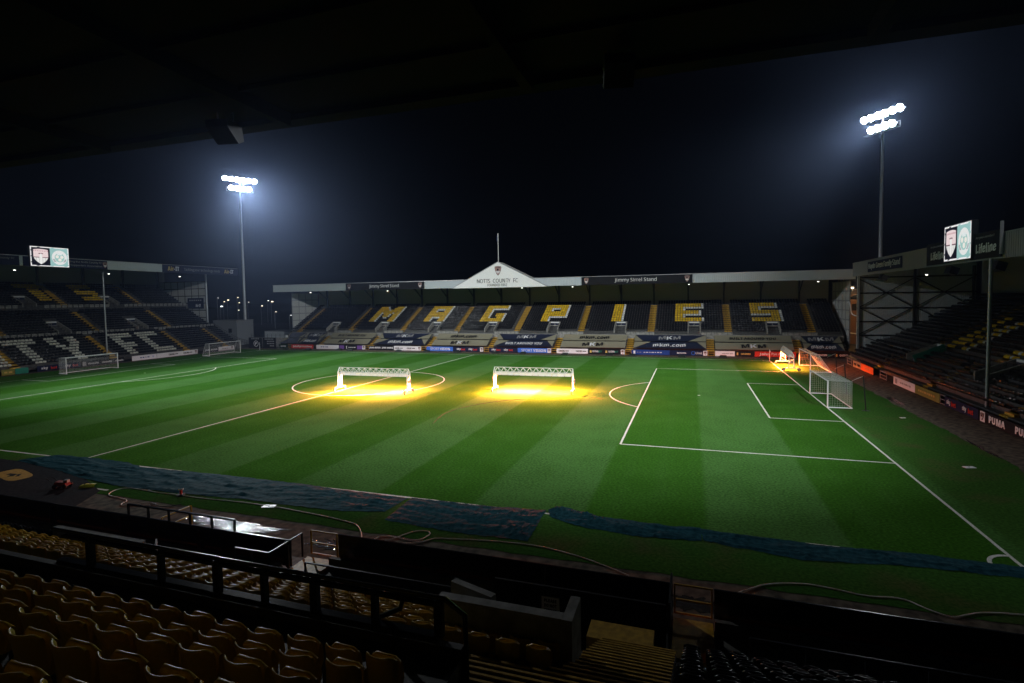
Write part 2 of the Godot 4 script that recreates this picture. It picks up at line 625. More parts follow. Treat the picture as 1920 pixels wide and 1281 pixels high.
func letter_color(letters: Array, u: float, row: int, pitch_m: float) -> Color:
	# letters: [key, left end, top row]; rows count up from the front
	for L in letters:
		var g: Array = LETTERS[L[0]]
		var r: int = L[2] - row
		var c := floori((u - L[1]) / pitch_m)
		if r >= 0 and r < g.size() and c >= 0 and c < g[0].length():
			match g[r][c]:
				"Y":
					return YELLOW
				"W":
					return WHITE_SEAT if L.size() < 4 else CREAM_SEAT
	return BLACK


func fill_seats(frame: Transform3D, xfs: Array, cols: Array, u0: float, u1: float, depth: float, y: float, rows: int, tread: float, rise: float, spacing: float, gaps: Array, letters: Array, row0 := 0) -> void:
	# gaps: [centre, half width, first row, last row]
	for r in rows:
		var u := u0 + spacing / 2
		while u < u1:
			var open := true
			for g in gaps:
				if absf(u - g[0]) < g[1] and r >= g[2] and r <= g[3]:
					open = false
			if open:
				var turn := Basis(Vector3.UP, rng.randf_range(-0.07, 0.07)) * Basis(Vector3.RIGHT, rng.randf_range(-0.07, 0.07))
				xfs.append(frame * Transform3D(turn, Vector3(u, y + r * rise, -(depth + r * tread + tread * 0.62))))
				var c := letter_color(letters, u, r + row0, spacing)
				cols.append(c * rng.randf_range(0.8, 1.12))
			u += spacing


func terrace(parent: Node, u0: float, u1: float, depth: float, y: float, rows: int, tread: float, rise: float, m: Material, called := "terrace") -> void:
	# stepped floor; each step has a riser at its front
	var st := st_new()
	for r in rows:
		var yy := y + r * rise
		var z0 := -(depth + r * tread)
		var z1 := z0 - tread
		quad(st, Vector3(u0, yy, z0), Vector3(u1, yy, z0), Vector3(u1, yy, z1), Vector3(u0, yy, z1))
		quad(st, Vector3(u0, yy - rise, z0), Vector3(u1, yy - rise, z0), Vector3(u1, yy, z0), Vector3(u0, yy, z0))
	for s in [[u0, -1], [u1, 1]]:
		var a := Vector3(s[0], y - rise, -depth)
		var b := Vector3(s[0], y - rise, -(depth + rows * tread))
		var c := Vector3(s[0], y + (rows - 1) * rise, -(depth + rows * tread))
		if s[1] > 0:
			tri(st, a, b, c)
		else:
			tri(st, a, c, b)
	quad(st, Vector3(u1, y - rise, -(depth + rows * tread)), Vector3(u0, y - rise, -(depth + rows * tread)), Vector3(u0, y + (rows - 1) * rise, -(depth + rows * tread)), Vector3(u1, y + (rows - 1) * rise, -(depth + rows * tread)))
	part(parent, called, done(st), m)


func stairway(parent: Node, u: float, half: float, depth: float, y: float, rows: int, tread: float, rise: float, m: Material) -> void:
	# a painted gangway: two short steps to each seating step
	var st := st_new()
	for r in rows:
		for k in 2:
			var hgt := y + r * rise + (0.012 if k == 0 else rise * 0.5 + 0.012)
			var z := -(depth + (r + k * 0.5) * tread)
			add_box(st, Vector3(u, hgt - rise * 0.35, z - tread * 0.25), Vector3(half * 2, rise * 0.7, tread * 0.5))
	part(parent, "stairway", done(st), m)


func railing(parent: Node, called: String, points: Array, height: float, gap: float, m: Material, bars := 2, w := 0.05) -> void:
	var st := st_new()
	for i in points.size() - 1:
		var a: Vector3 = points[i]
		var b: Vector3 = points[i + 1]
		for k in bars:
			var h := Vector3(0, height * (k + 1) / bars, 0)
			add_bar(st, a + h, b + h, w)
		var n := maxi(1, roundi(a.distance_to(b) / gap))
		for k in n + 1:
			var p := a.lerp(b, float(k) / n)
			add_bar(st, p, p + Vector3(0, height, 0), w)
	part(parent, called, done(st), m)


func corrugated(u0: float, u1: float, y0: float, y1: float, z: float, pitch_m := 0.3, deep := 0.03) -> ArrayMesh:
	# upright ribbed cladding facing +z
	var st := st_new()
	var n := int((u1 - u0) / pitch_m)
	var step := (u1 - u0) / n
	for i in n:
		var a := u0 + i * step
		var us := [a, a + step * 0.55, a + step * 0.62, a + step * 0.93, a + step]
		var zs := [0.0, 0.0, deep, deep, 0.0]
		for k in 4:
			quad(st, Vector3(us[k], y0, z + zs[k]), Vector3(us[k + 1], y0, z + zs[k + 1]), Vector3(us[k + 1], y1, z + zs[k + 1]), Vector3(us[k], y1, z + zs[k]))
	return done(st)


func entrance(parent: Node, u: float, half: float, depth: float, y: float, reach: float, up: float) -> void:
	# a way out through the seating: two concrete side walls, a lintel with notices and a dark opening
	var e := Node3D.new()
	e.name = "entrance"
	parent.add_child(e, true)
	for s in [-1.0, 1.0]:
		var st := st_new()
		var prof := [Vector3(0, y, -depth), Vector3(0, y + 1.0, -depth), Vector3(0, y + up, -(depth + reach)), Vector3(0, y, -(depth + reach))]
		var o := Vector3(u + s * half, 0, 0)
		var d := Vector3(0.09, 0, 0)
		quad(st, o + d + prof[0], o + d + prof[3], o + d + prof[2], o + d + prof[1])
		quad(st, o - d + prof[1], o - d + prof[2], o - d + prof[3], o - d + prof[0])
		for k in 4:
			quad(st, o - d + prof[k], o + d + prof[k], o + d + prof[(k + 1) % 4], o - d + prof[(k + 1) % 4])
		part(e, "side_wall", done(st), M.concrete)
	var wide := half * 2 - 0.18
	box(e, "lintel", Vector3(u, y + up - 0.45, -(depth + reach) + 0.06), Vector3(wide, 0.9, 0.12), M.concrete)
	box(e, "opening", Vector3(u, y + (up - 0.9) / 2, -(depth + reach) + 0.03), Vector3(wide, up - 0.9, 0.06), M.print_black)
	for k in 2:
		box(e, "notice", Vector3(u + (k - 0.5) * wide * 0.48, y + up - 0.5, -(depth + reach) + 0.14), Vector3(wide * 0.42, 0.34, 0.03), M.print_navy)
	box(e, "notice", Vector3(u, y + up - 0.16, -(depth + reach) + 0.14), Vector3(wide * 0.9, 0.2, 0.03), M.print_white)


func panelled_wall(parent: Node, called: String, xf: Transform3D, w: float, y0: float, y1: float, cols: int, rows: int, frame: Material, panel: Material) -> void:
	# a framed end wall: dark rails and posts with pale panels set between them; xf's x runs along the wall, z faces the seats
	var o := Node3D.new()
	o.name = called
	o.transform = xf
	parent.add_child(o, true)
	box(o, "backing", Vector3(w / 2, (y0 + y1) / 2, -0.12), Vector3(w, y1 - y0, 0.1), M.cladding_dark)
	for i in cols:
		for j in rows:
			var cw := w / cols
			var ch := (y1 - y0) / rows
			box(o, "panel", Vector3((i + 0.5) * cw, y0 + (j + 0.5) * ch, -0.04), Vector3(cw - 0.14, ch - 0.2, 0.05), panel)
	for j in rows + 1:
		box(o, "rail", Vector3(w / 2, y0 + j * (y1 - y0) / rows, 0.03), Vector3(w, 0.16, 0.18), frame)
	for i in cols + 1:
		box(o, "post", Vector3(i * w / cols, (y0 + y1) / 2, 0.0), Vector3(0.1, y1 - y0, 0.1), frame)


func roof_lamp(parent: Node, at: Vector3) -> void:
	var o := Node3D.new()
	o.name = "lamp"
	o.position = at
	parent.add_child(o, true)
	box(o, "housing", Vector3(0, 0.1, 0), Vector3(0.4, 0.12, 0.24), M.steel_grey)
	box(o, "lamp_glass", Vector3(0, 0.0, 0), Vector3(0.24, 0.07, 0.16), M.roof_lamp)
	var l := OmniLight3D.new()
	l.name = "lamp_light"
	l.position = Vector3(0, -0.15, 0)
	l.light_color = lin(Color(1.0, 0.9, 0.7))
	l.light_energy = 0.3
	l.light_size = 0.2
	l.omni_range = 60.0
	l.omni_attenuation = 2.0
	l.shadow_enabled = true
	o.add_child(l)


func crest(parent: Node, at: Vector3, h: float, basis := Basis(), called := "crest") -> void:
	# a shield: outline, brick-pink upper field with a dark bird shape, white and black stripes below
	var o := Node3D.new()
	o.name = called
	o.transform = Transform3D(basis, at)
	parent.add_child(o, true)
	part(o, "shield_rim", shield(h * 1.08), M.crest_rim)
	part(o, "shield_field", shield(h), M.crest_field, Transform3D(Basis(), Vector3(0, 0, 0.012)))
	box(o, "shield_band", Vector3(0, h * 0.34, 0.03), Vector3(h * 0.56, h * 0.1, 0.01), M.crest_rim)
	box(o, "bird", Vector3(-h * 0.02, h * 0.12, 0.03), Vector3(h * 0.22, h * 0.2, 0.01), M.print_black, Basis(Vector3.BACK, 0.5))
	for k in 5:
		box(o, "stripe", Vector3((k - 2) * h * 0.1, -h * 0.17 + absf(k - 2) * 0.03 * h, 0.03), Vector3(h * 0.07, h * (0.3 - absf(k - 2) * 0.07), 0.01), M.print_white)


func shield(h: float) -> ArrayMesh:
	var pts := []
	for i in 9:
		pts.append(Vector3(lerpf(-0.36, 0.36, i / 8.0) * h, (0.44 + 0.06 * sin(PI * i / 8.0)) * h, 0))
	for i in 9:
		var t := i / 8.0
		pts.append(Vector3(0.37 * h * cos(t * PI / 2) ** 0.7, (0.42 - 0.92 * t) * h, 0))
	for i in 8:
		var t := 1.0 - (i + 1) / 8.0
		pts.append(Vector3(-0.37 * h * cos(t * PI / 2) ** 0.7, (0.42 - 0.92 * t) * h, 0))
	var st := st_new()
	for i in pts.size():
		var a: Vector3 = pts[i]
		var b: Vector3 = pts[(i + 1) % pts.size()]
		tri(st, Vector3(0, 0, 0.01), b + Vector3(0, 0, 0.01), a + Vector3(0, 0, 0.01))
		quad(st, a + Vector3(0, 0, -0.01), a + Vector3(0, 0, 0.01), b + Vector3(0, 0, 0.01), b + Vector3(0, 0, -0.01))
	return done(st)


# ---------------------------------------------------------------- far stand
func far_stand() -> void:
	mat("crest_rim", Color(0.05, 0.04, 0.04), 0.5)
	mat("crest_field", Color(0.3, 0.17, 0.15), 0.5)
	var s := thing("far_stand", "long roofed stand across the pitch with white gable and lettered black and yellow seats", "stand", "", Vector3(0, 0, -38))
	var f := s.transform
	var stairs_low := [-39.3, -26.4, -12.7, 0.95, 14.4, 28.0, 41.9, 55.7]
	var stairs_up := [-48.2, -34.5, -21.3, -8.3, 5.0, 18.2, 31.5, 45.0, 58.4]
	var exits := [-39.5, -26.6, -13.6, -0.7, 12.6, 25.8, 39.2, 52.4]
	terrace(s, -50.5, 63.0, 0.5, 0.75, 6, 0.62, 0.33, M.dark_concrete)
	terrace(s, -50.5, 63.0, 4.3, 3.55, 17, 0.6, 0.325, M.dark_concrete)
	box(s, "tier_wall", Vector3(6.25, 2.9, -4.26), Vector3(113.5, 0.9, 0.1), M.concrete)
	for u in stairs_low:
		stairway(s, u, 0.62, 0.5, 0.75, 6, 0.62, 0.33, M.yellow_paint)
	for u in stairs_up:
		stairway(s, u, 0.62, 4.3, 3.55, 16, 0.6, 0.325, M.yellow_paint)
	for u in exits:
		entrance(s, u, 1.05, 4.35, 3.3, 2.4, 2.35)
	# barrier along the front of the upper seats, in runs between the exits
	for i in exits.size():
		var a: float = exits[i] + 1.2
		var b: float = stairs_up[i + 1] + 0.7
		railing(s, "barrier", [Vector3(a, 3.3, -4.15), Vector3(minf(b, 62.5), 3.3, -4.15)], 0.95, 0.9, M.steel_black, 2, 0.04)
		box(s, "kick_wall", Vector3((a + b) / 2, 3.58, -4.2), Vector3(b - a, 0.55, 0.08), M.concrete)
	# roof
	part(s, "fascia", corrugated(-53.0, 64.0, 12.7, 14.25, -2.0), M.cladding)
	box(s, "fascia_cap", Vector3(5.5, 14.28, -2.1), Vector3(117.2, 0.08, 0.4), M.galvanised)
	var st := st_new()
	add_box(st, Vector3(5.5, 14.1, -9.0), Vector3(117, 0.12, 13.6))
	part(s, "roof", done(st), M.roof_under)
	box(s, "rear_wall", Vector3(6, 11.0, -15.0), Vector3(114, 6.1, 0.2), M.rear_wall)
	for i in 18:
		var u := -48.2 + i * 6.64
		var g := st_new()
		add_box(g, Vector3(u, 11.2, -14.6), Vector3(0.3, 5.6, 0.35))
		add_box(g, Vector3(u, 13.55, -8.6), Vector3(0.22, 0.5, 12.4))
		add_bar(g, Vector3(u, 11.0, -14.3), Vector3(u, 13.5, -10.4), 0.2)
		part(s, "roof_frame", done(g), M.steel_black)
	for k in 4:
		box(s, "purlin", Vector3(5.5, 13.92, -4.0 - k * 3.0), Vector3(116, 0.2, 0.12), M.steel_black)
	panelled_wall(s, "end_wall", Transform3D(Basis(Vector3.UP, PI / 2), Vector3(-51.2, 0, -5.8)), 9.0, 1.2, 12.4, 4, 7, M.steel_grey, M.panel_white)
	panelled_wall(s, "end_wall", Transform3D(Basis(Vector3.UP, -PI / 2), Vector3(63.6, 0, -14.6)), 11.0, 1.2, 12.4, 5, 7, M.steel_grey, M.panel_white)
	# gable with club name
	var gx := 2.45
	var gt := st_new()
	var A := Vector3(gx - 10.1, 12.62, 0)
	var B := Vector3(gx + 10.1, 12.62, 0)
	var T := Vector3(gx, 17.65, 0)
	var zf := Vector3(0, 0, -1.7)
	var zb := Vector3(0, 0, -5.0)
	tri(gt, A + zf, B + zf, T + zf)
	tri(gt, B + zb, A + zb, T + zb)
	quad(gt, B + zf, B + zb, T + zb, T + zf)
	quad(gt, T + zf, T + zb, A + zb, A + zf)
	quad(gt, A + zf, A + zb, B + zb, B + zf)
	var gable := part(s, "gable", done(gt), M.white_plastic)
	for q in [[A, T], [T, B]]:
		rod(gable, "edge_trim", q[0] + zf, q[1] + zf, 0.07, M.steel_grey)
	var face := -1.66
	lettering(gable, "NOTTS  COUNTY  FC", 8.6, 0.78, Transform3D(Basis(), Vector3(gx - 0.2, 13.95, face)), M.print_black, "regular")
	lettering(gable, "FOUNDED 1862", 4.1, 0.5, Transform3D(Basis(), Vector3(gx - 0.2, 13.12, face)), M.print_black, "regular")
	crest(gable, Vector3(gx, 15.9, face), 1.75)
	for q in [[-23.55, 19.1], [29.0, 19.8]]:
		var sg := box(s, "name_board", Vector3(q[0], 13.45, -1.86), Vector3(q[1], 1.5, 0.12), M.print_black)
		sg.name = "name_board"
		lettering(s, "Jimmy Sirrel Stand", q[1] * 0.38, 0.85, Transform3D(Basis(), Vector3(q[0], 13.42, -1.79)), M.print_white, "regular", "name_lettering")
		for e in [-1.0, 1.0]:
			crest(s, Vector3(q[0] + e * (q[1] / 2 - 0.9), 13.45, -1.77), 1.1)
	for u in [-43.8, -23.7, 6.8, 17.0, 38.3, 58.9]:
		roof_lamp(s, Vector3(u, 12.45, -3.4))
	var xfs := []
	var cols := []
	var gaps := []
	for u in stairs_up:
		gaps.append([u, 0.75, 0, 17])
	for u in exits:
		gaps.append([u, 1.2, 0, 4])
		gaps.append([u + 3.8, 3.4, 0, 0])
	var letters := []
	var at := [["M", -28.0, 14], ["A", -14.9, 11], ["G", -1.5, 11], ["P", 12.0, 11], ["I", 25.0, 5], ["E", 38.5, 11], ["S", 52.0, 11]]
	for q in at:
		letters.append([q[0], q[1] - q[2] * 0.24, 14])
	fill_seats(f, xfs, cols, -50.2, 62.8, 4.3, 3.55, 17, 0.6, 0.325, 0.48, gaps, letters)
	many_seats("far_stand_seats", "rows of wet black seats across the pitch, yellow and white ones spelling a word", xfs, cols)
	# flag pole on the gable
	var fp := thing("flagpole", "slim white flagpole with a furled dark flag on the white gable peak", "flagpole", "", Vector3(gx, 17.55, -40.0))
	rod(fp, "pole", Vector3.ZERO, Vector3(0, 5.7, 0), 0.06, M.white_paint)
	part(fp, "flag", smooth_grid([[Vector3(-0.08, 5.4, 0), Vector3(-0.3, 5.2, 0.05), Vector3(-0.4, 4.9, -0.03)], [Vector3(-0.07, 5.0, 0), Vector3(-0.32, 4.7, 0.08), Vector3(-0.42, 4.4, 0.02)], [Vector3(-0.07, 4.6, 0), Vector3(-0.2, 4.3, 0.05), Vector3(-0.25, 4.0, 0.0)]]), M.print_navy)
	# sponsor cloths over the lower seats: each bay has two strips
	var edges := [-50.3, -45.2, -39.3, -26.4, -12.7, 0.95, 14.4, 28.0, 41.9, 55.7, 63.0]
	var kinds := [["dark", "", ""], ["dark", "MKM", "mkm.com"], ["pale", "BUILT AROUND YOU", "MKM"], ["dark", "MKM", "mkm.com"], ["pale", "mkm.com", "MKM"], ["dark", "MKM", "BUILT AROUND YOU"], ["pale", "mkm.com", "MKM"], ["dark", "MKM", "mkm.com"], ["pale", "BUILT AROUND YOU", "MKM"], ["dark", "MKM", "mkm.com"]]
	for i in 10:
		for k in 2:
			var u0: float = edges[i] + (0.75 if i > 1 else 0.3)
			var u1: float = edges[i + 1] - (0.75 if i > 0 else 0.3)
			var d0 := 0.35 if k == 0 else 2.35
			var y0 := 1.15 if k == 0 else 2.28
			var strip: String = "lower" if k == 0 else "upper"
			var pale: bool = kinds[i][0] == "pale"
			var label := "%s %s seat cover in the %s bay from the left of the far lower tier" % ["beige" if pale else "navy", strip, row_word(i)]
			var c := thing("seat_cover", label, "seat cover", "sponsor cloths over the far lower seats", Vector3(0, 0, -38))
			sponsor_cloth(c, u0, u1, d0, y0, pale, kinds[i][2 - k], k)


func sponsor_cloth(c: Node3D, u0: float, u1: float, d0: float, y0: float, pale: bool, words: String, k: int) -> void:
	var deep := 1.75
	var lift := 1.0
	var n := 22
	var noise := FastNoiseLite.new()
	noise.seed = int(u0 * 10.0) + k * 77
	noise.frequency = 0.5
	var rows := []
	for j in 7:
		var t := j / 6.0
		var row := []
		for i in n + 1:
			var u := lerpf(u0, u1, float(i) / n)
			row.append(Vector3(u, y0 + lift * t - 0.10 * sin(PI * t) + 0.05 * noise.get_noise_2d(u * 2.0, t * 4.0), -(d0 + deep * t)))
		rows.append(row)
	part(c, "cloth", smooth_grid(rows), M.print_cream if pale else M.cloth_navy if M.has("cloth_navy") else mat("cloth_navy", Color(0.011, 0.016, 0.04), 0.6))
	var tilt := Basis(Vector3.RIGHT, -atan2(deep, lift))
	var mid := Vector3((u0 + u1) / 2, y0 + lift * 0.5 - 0.02, -(d0 + deep * 0.5))
	if not pale:
		# pale arrow-shaped ends
		for e in [-1.0, 1.0]:
			var st := st_new()
			var ux := u0 if e < 0 else u1
			var reach := (u1 - u0) * 0.12
			var tip := reach if (k == 0) == (e < 0) else reach * 0.5
			var lo := Vector3(ux, y0 + 0.03, -d0 + 0.03)
			var hi := Vector3(ux, y0 + lift + 0.03, -(d0 + deep) + 0.03)
			var sag := Vector3(0, 0.0, 0)
			var peak := (hi if k == 0 else lo) - Vector3(e * tip * 2.0, 0, 0) + sag
			if e < 0:
				tri(st, lo, peak, hi)
			else:
				tri(st, lo, hi, peak)
			part(c, "printed_end", done(st), M.print_cream)
	if words.is_empty():
		return
	var wide: float = {"MKM": 3.6, "mkm.com": 5.6, "BUILT AROUND YOU": 7.4}[words]
	wide = minf(wide, (u1 - u0) * 0.62)
	var up := 0.08
	if words == "MKM":
		for q in [["M", -0.36], ["K", 0.0], ["M", 0.36]]:
			lettering(c, q[0], wide * (0.34 if q[0] == "M" else 0.28), 1.2, Transform3D(tilt, mid + tilt * Vector3(q[1] * wide, 0, up)), M.print_white if q[0] == "K" else (M.print_black if pale else M.print_grey), "bold italic")
	else:
		lettering(c, words, wide, 1.1 if words == "mkm.com" else 0.85, Transform3D(tilt, mid + tilt * Vector3(0, 0, up)), M.print_black if pale else M.print_white, "bold heavy italic" if words == "mkm.com" else "bold italic")


# ---------------------------------------------------------------- stand behind the left goal
func kop_stand() -> void:
	var s := thing("left_end_stand", "three-tier stand behind the left goal with dark seats and a long grey fascia", "stand", "", Vector3(-58.5, 0, 0), PI / 2)
	var f := Transform3D(Basis(Vector3.UP, PI / 2), Vector3(-58.5, 0, 0))
	# u runs away from the camera (u = -z)
	var u0 := -30.0
	var u1 := 36.5
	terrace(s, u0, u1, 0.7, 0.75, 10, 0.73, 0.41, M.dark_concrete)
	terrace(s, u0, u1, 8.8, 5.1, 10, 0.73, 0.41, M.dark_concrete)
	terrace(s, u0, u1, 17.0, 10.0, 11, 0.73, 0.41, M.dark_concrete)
	box(s, "tier_wall", Vector3(3.2, 4.75, -8.75), Vector3(66.6, 1.1, 0.12), M.dark_concrete)
	box(s, "tier_wall", Vector3(3.2, 9.6, -16.95), Vector3(66.6, 1.1, 0.12), M.dark_concrete)
	var low := [-19.1, -5.0, 9.2, 23.3, 32.6]
	var mid := [-16.3, -2.0, 12.1, 26.3]
	var up := [-16.3, -2.2, 11.9, 26.1]
	for u in low:
		stairway(s, u, 0.6, 0.7, 0.75, 10, 0.73, 0.41, M.yellow_paint)
	for u in mid:
		stairway(s, u, 0.6, 8.8, 5.1, 10, 0.73, 0.41, M.yellow_paint)
	for u in up:
		stairway(s, u, 0.6, 17.0, 10.0, 11, 0.73, 0.41, M.yellow_paint)
	var exits_mid := [-7.4, 6.4, 20.3]
	var exits_up := [-8.2, 6.0, 20.5]
	for u in exits_mid:
		entrance(s, u, 1.0, 8.85, 4.9, 3.6, 2.6)
	for u in exits_up:
		entrance(s, u, 1.0, 17.05, 9.8, 3.0, 2.4)
	# pale front walls of the middle and upper seats, in panels between dark posts
	for lev in [[4.9, 8.72, exits_mid], [9.8, 16.9, exits_up]]:
		var u := u0
		while u < u1 - 0.9:
			var ok := true
			for e in lev[2]:
				if absf(u + 0.45 - e) < 1.6:
					ok = false
			if ok:
				box(s, "front_panel", Vector3(u + 0.45, lev[0] + 0.4, -lev[1] + 0.07), Vector3(0.74, 0.55, 0.06), M.concrete)
			u += 0.95
		railing(s, "barrier", [Vector3(u0, lev[0], -lev[1] + 0.16), Vector3(u1, lev[0], -lev[1] + 0.16)], 0.95, 0.95, M.steel_black, 2, 0.04)
	# roof
	part(s, "fascia", corrugated(-30.0, 38.8, 16.7, 18.25, -3.5, 0.3), M.cladding)
	box(s, "fascia_cap", Vector3(4.4, 18.28, -3.6), Vector3(69, 0.08, 0.5), M.galvanised)
	var st := st_new()
	add_box(st, Vector3(4.4, 18.9, -15.6), Vector3(68.8, 0.12, 24.5), Basis(Vector3.RIGHT, 0.05))
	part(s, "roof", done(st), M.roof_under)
	box(s, "rear_wall", Vector3(4.4, 16.6, -26.6), Vector3(68.8, 5.2, 0.2), M.cladding_dark)
	for i in 9:
		var u := -28.0 + i * 8.1
		var g := st_new()
		add_box(g, Vector3(u, 18.0, -15.2), Vector3(0.25, 0.7, 23.0), Basis(Vector3.RIGHT, 0.05))
		add_box(g, Vector3(u, 16.5, -26.2), Vector3(0.35, 4.8, 0.4))
		part(s, "roof_frame", done(g), M.steel_black)
	panelled_wall(s, "end_wall", Transform3D(Basis(Vector3.UP, -PI / 2), Vector3(37.0, 0, -26.4)), 15.0, 2.0, 15.5, 7, 8, M.steel_black, M.panel_white)
	rod(s, "corner_post", Vector3(37.0, 0, -11.1), Vector3(37.0, 17.4, -11.1), 0.2, M.galvanised)
	box(s, "wall_notice", Vector3(36.72, 10.4, -14.2), Vector3(0.08, 2.5, 4.9), M.print_navy)
	for k in 6:
		box(s, "printed_dash", Vector3(36.67, 11.1, -15.9 + k * 0.66), Vector3(0.02, 0.3, 0.45), M.print_grey)
	lettering(s, "Air-IT", 1.6, 0.7, Transform3D(Basis(Vector3.UP, -PI / 2), Vector3(36.66, 9.9, -13.4)), M.print_white, "bold")
	# boards on the fascia
	box(s, "fascia_board", Vector3(29.7, 17.45, -3.36), Vector3(18.0, 1.55, 0.1), M.print_navy)
	for q in [[22.9, 2.6], [36.2, 2.6]]:
		lettering(s, "Air", 1.3, 0.85, Transform3D(Basis(), Vector3(q[0] - 0.5, 17.5, -3.28)), M.print_gold, "bold")
		lettering(s, "-IT", 1.1, 0.85, Transform3D(Basis(), Vector3(q[0] + 0.75, 17.5, -3.28)), M.print_white, "bold")
	lettering(s, "Tackling your technology needs", 8.6, 0.7, Transform3D(Basis(), Vector3(29.6, 17.4, -3.28)), M.print_grey, "regular")
	box(s, "fascia_board", Vector3(4.2, 17.45, -3.36), Vector3(12.4, 1.5, 0.1), M.print_navy)
	lettering(s, "Supporting the Notts County FC", 6.6, 0.42, Transform3D(Basis(), Vector3(6.2, 17.75, -3.28)), M.print_grey, "regular")
	lettering(s, "Official Supporters Association", 6.6, 0.42, Transform3D(Basis(), Vector3(6.2, 17.15, -3.28)), M.print_grey, "regular")
	crest(s, Vector3(10.0, 17.45, -3.28), 1.0)
	box(s, "fascia_board", Vector3(-8.4, 17.45, -3.36), Vector3(11.8, 1.5, 0.1), M.print_navy)
	lettering(s, "Supporting the Notts County FC", 6.6, 0.42, Transform3D(Basis(), Vector3(-6.4, 17.75, -3.28)), M.print_grey, "regular")
	for u in [-1.5, 12.7, 26.8]:
		roof_lamp(s, Vector3(u, 16.1, -6.5))
	rod(s, "camera_post", Vector3(9.3, 0.5, -2.9), Vector3(9.3, 15.5, -2.9), 0.13, M.galvanised)
	part(s, "camera_hook", tube(curve([Vector3(9.3, 15.5, -2.9), Vector3(9.3, 15.9, -2.8), Vector3(9.1, 16.0, -2.5), Vector3(8.9, 15.8, -2.4)], 0.1), 0.1), M.galvanised)
	railing(s, "end_railing", [Vector3(36.6, 4.6, -9.0), Vector3(37.2, 1.2, -2.5), Vector3(37.2, 0.6, 0.4)], 1.1, 0.5, M.steel_black, 2, 0.05)
	var xfs := []
	var cols := []
	var lets_low := [["n", -10.2, 8, 1], ["t", -3.8, 8, 1], ["y", 2.2, 8, 1], ["f", 11.9, 8, 1], ["c", 17.1, 8, 1]]
	var g_low := []
	var g_mid := []
	var g_up := []
	for u in low:
		g_low.append([u, 0.75, 0, 20])
	for u in mid:
		g_mid.append([u, 0.75, 0, 20])
	for u in up:
		g_up.append([u, 0.75, 0, 20])
	for u in exits_mid:
		g_mid.append([u, 1.15, 0, 5])
	for u in exits_up:
		g_up.append([u, 1.15, 0, 4])
	fill_seats(f, xfs, cols, u0, 36.0, 0.7, 0.75, 10, 0.73, 0.41, 0.5, g_low, lets_low)
	fill_seats(f, xfs, cols, u0, 35.5, 8.8, 5.1, 10, 0.73, 0.41, 0.5, g_mid, [])
	fill_seats(f, xfs, cols, u0, 35.5, 17.0, 10.0, 11, 0.73, 0.41, 0.5, g_up, [["l", 7.0, 9], ["s", 16.0, 9]])
	many_seats("left_end_stand_seats", "rows of dark seats behind the left goal with pale letters in the lowest tier", xfs, cols)
	screen("scoreboard_screen", "lit scoreboard screen showing two badges above the left end stand", Transform3D(Basis(Vector3.UP, PI / 2), Vector3(-61.55, 18.3, -1.5)), 5.35, 3.15)


func badge_texture() -> ImageTexture:
	# what the screens show: a shield on black, a ring badge on pale green, a broken white border
	var w := 320
	var h := 190
	var im := Image.create(w, h, false, Image.FORMAT_RGB8)
	for y in h:
		for x in w:
			var c := Color(0.004, 0.004, 0.012)
			if x >= w / 2:
				c = Color(0.36, 0.62, 0.6)
				var q := Vector2(x - 240, y - 97)
				var r := Vector2(q.x / 66.0, q.y / 72.0).length()
				if r < 1.0:
					c = Color(0.9, 0.92, 0.9)
				if r < 0.63:
					c = Color(0.4, 0.66, 0.62)
					for o in [Vector2(-20, -8), Vector2(20, -6), Vector2(2, 22)]:
						if (q - o).length() < 15.0:
							c = Color(0.95, 0.93, 0.85)
					if q.y < -24 and absf(q.x) < 22:
						c = Color(0.85, 0.93, 0.93)
				if r > 0.7 and r < 0.92 and q.y > 14 and q.y < 44 and (int(x / 4) + int(y / 4)) % 2 == 0 and absf(q.x) > 26:
					c = Color(0.1, 0.16, 0.2)
			else:
				var q := Vector2(x - 84, y - 94) / 78.0
				var half := 0.78 if q.y < -0.1 else 0.78 * maxf(0.0, 1.0 - ((q.y + 0.1) / 1.08) ** 2.2)
				if absf(q.x) < half and q.y > -0.92 + 0.16 * q.x * q.x and q.y < 1.0:
					c = Color(0.95, 0.78, 0.78)
					if q.y > 0.12:
						c = Color(0.95, 0.95, 0.93) if int((q.x + 2.0) / 0.16) % 2 == 0 else Color(0.75, 0.74, 0.72)
					if absf(q.x) < 0.14 and q.y > -0.3:
						c = Color(0.97, 0.97, 0.95)
					if absf(q.y - 0.12) < 0.035 and absf(q.x) > 0.16:
						c = Color(0.15, 0.05, 0.08)
					if absf(q.y + 0.36 - 0.12 * absf(q.x)) < 0.05 and absf(q.x) < 0.24 and absf(q.x) > 0.03:
						c = Color(0.2, 0.08, 0.1)
					if q.y < -0.62 and q.y > -0.74 and int((q.x + 2.0) / 0.09) % 2 == 0:
						c = Color(0.6, 0.3, 0.35)
			var b := mini(mini(x, w - 1 - x), mini(y, h - 1 - y))
			if b < 9 and (int((x + y * 2) / 23) % 5 != 3 or b < 3):
				c = Color(1, 1, 1)
			im.set_pixel(x, y, lin(c))
	return ImageTexture.create_from_image(im)


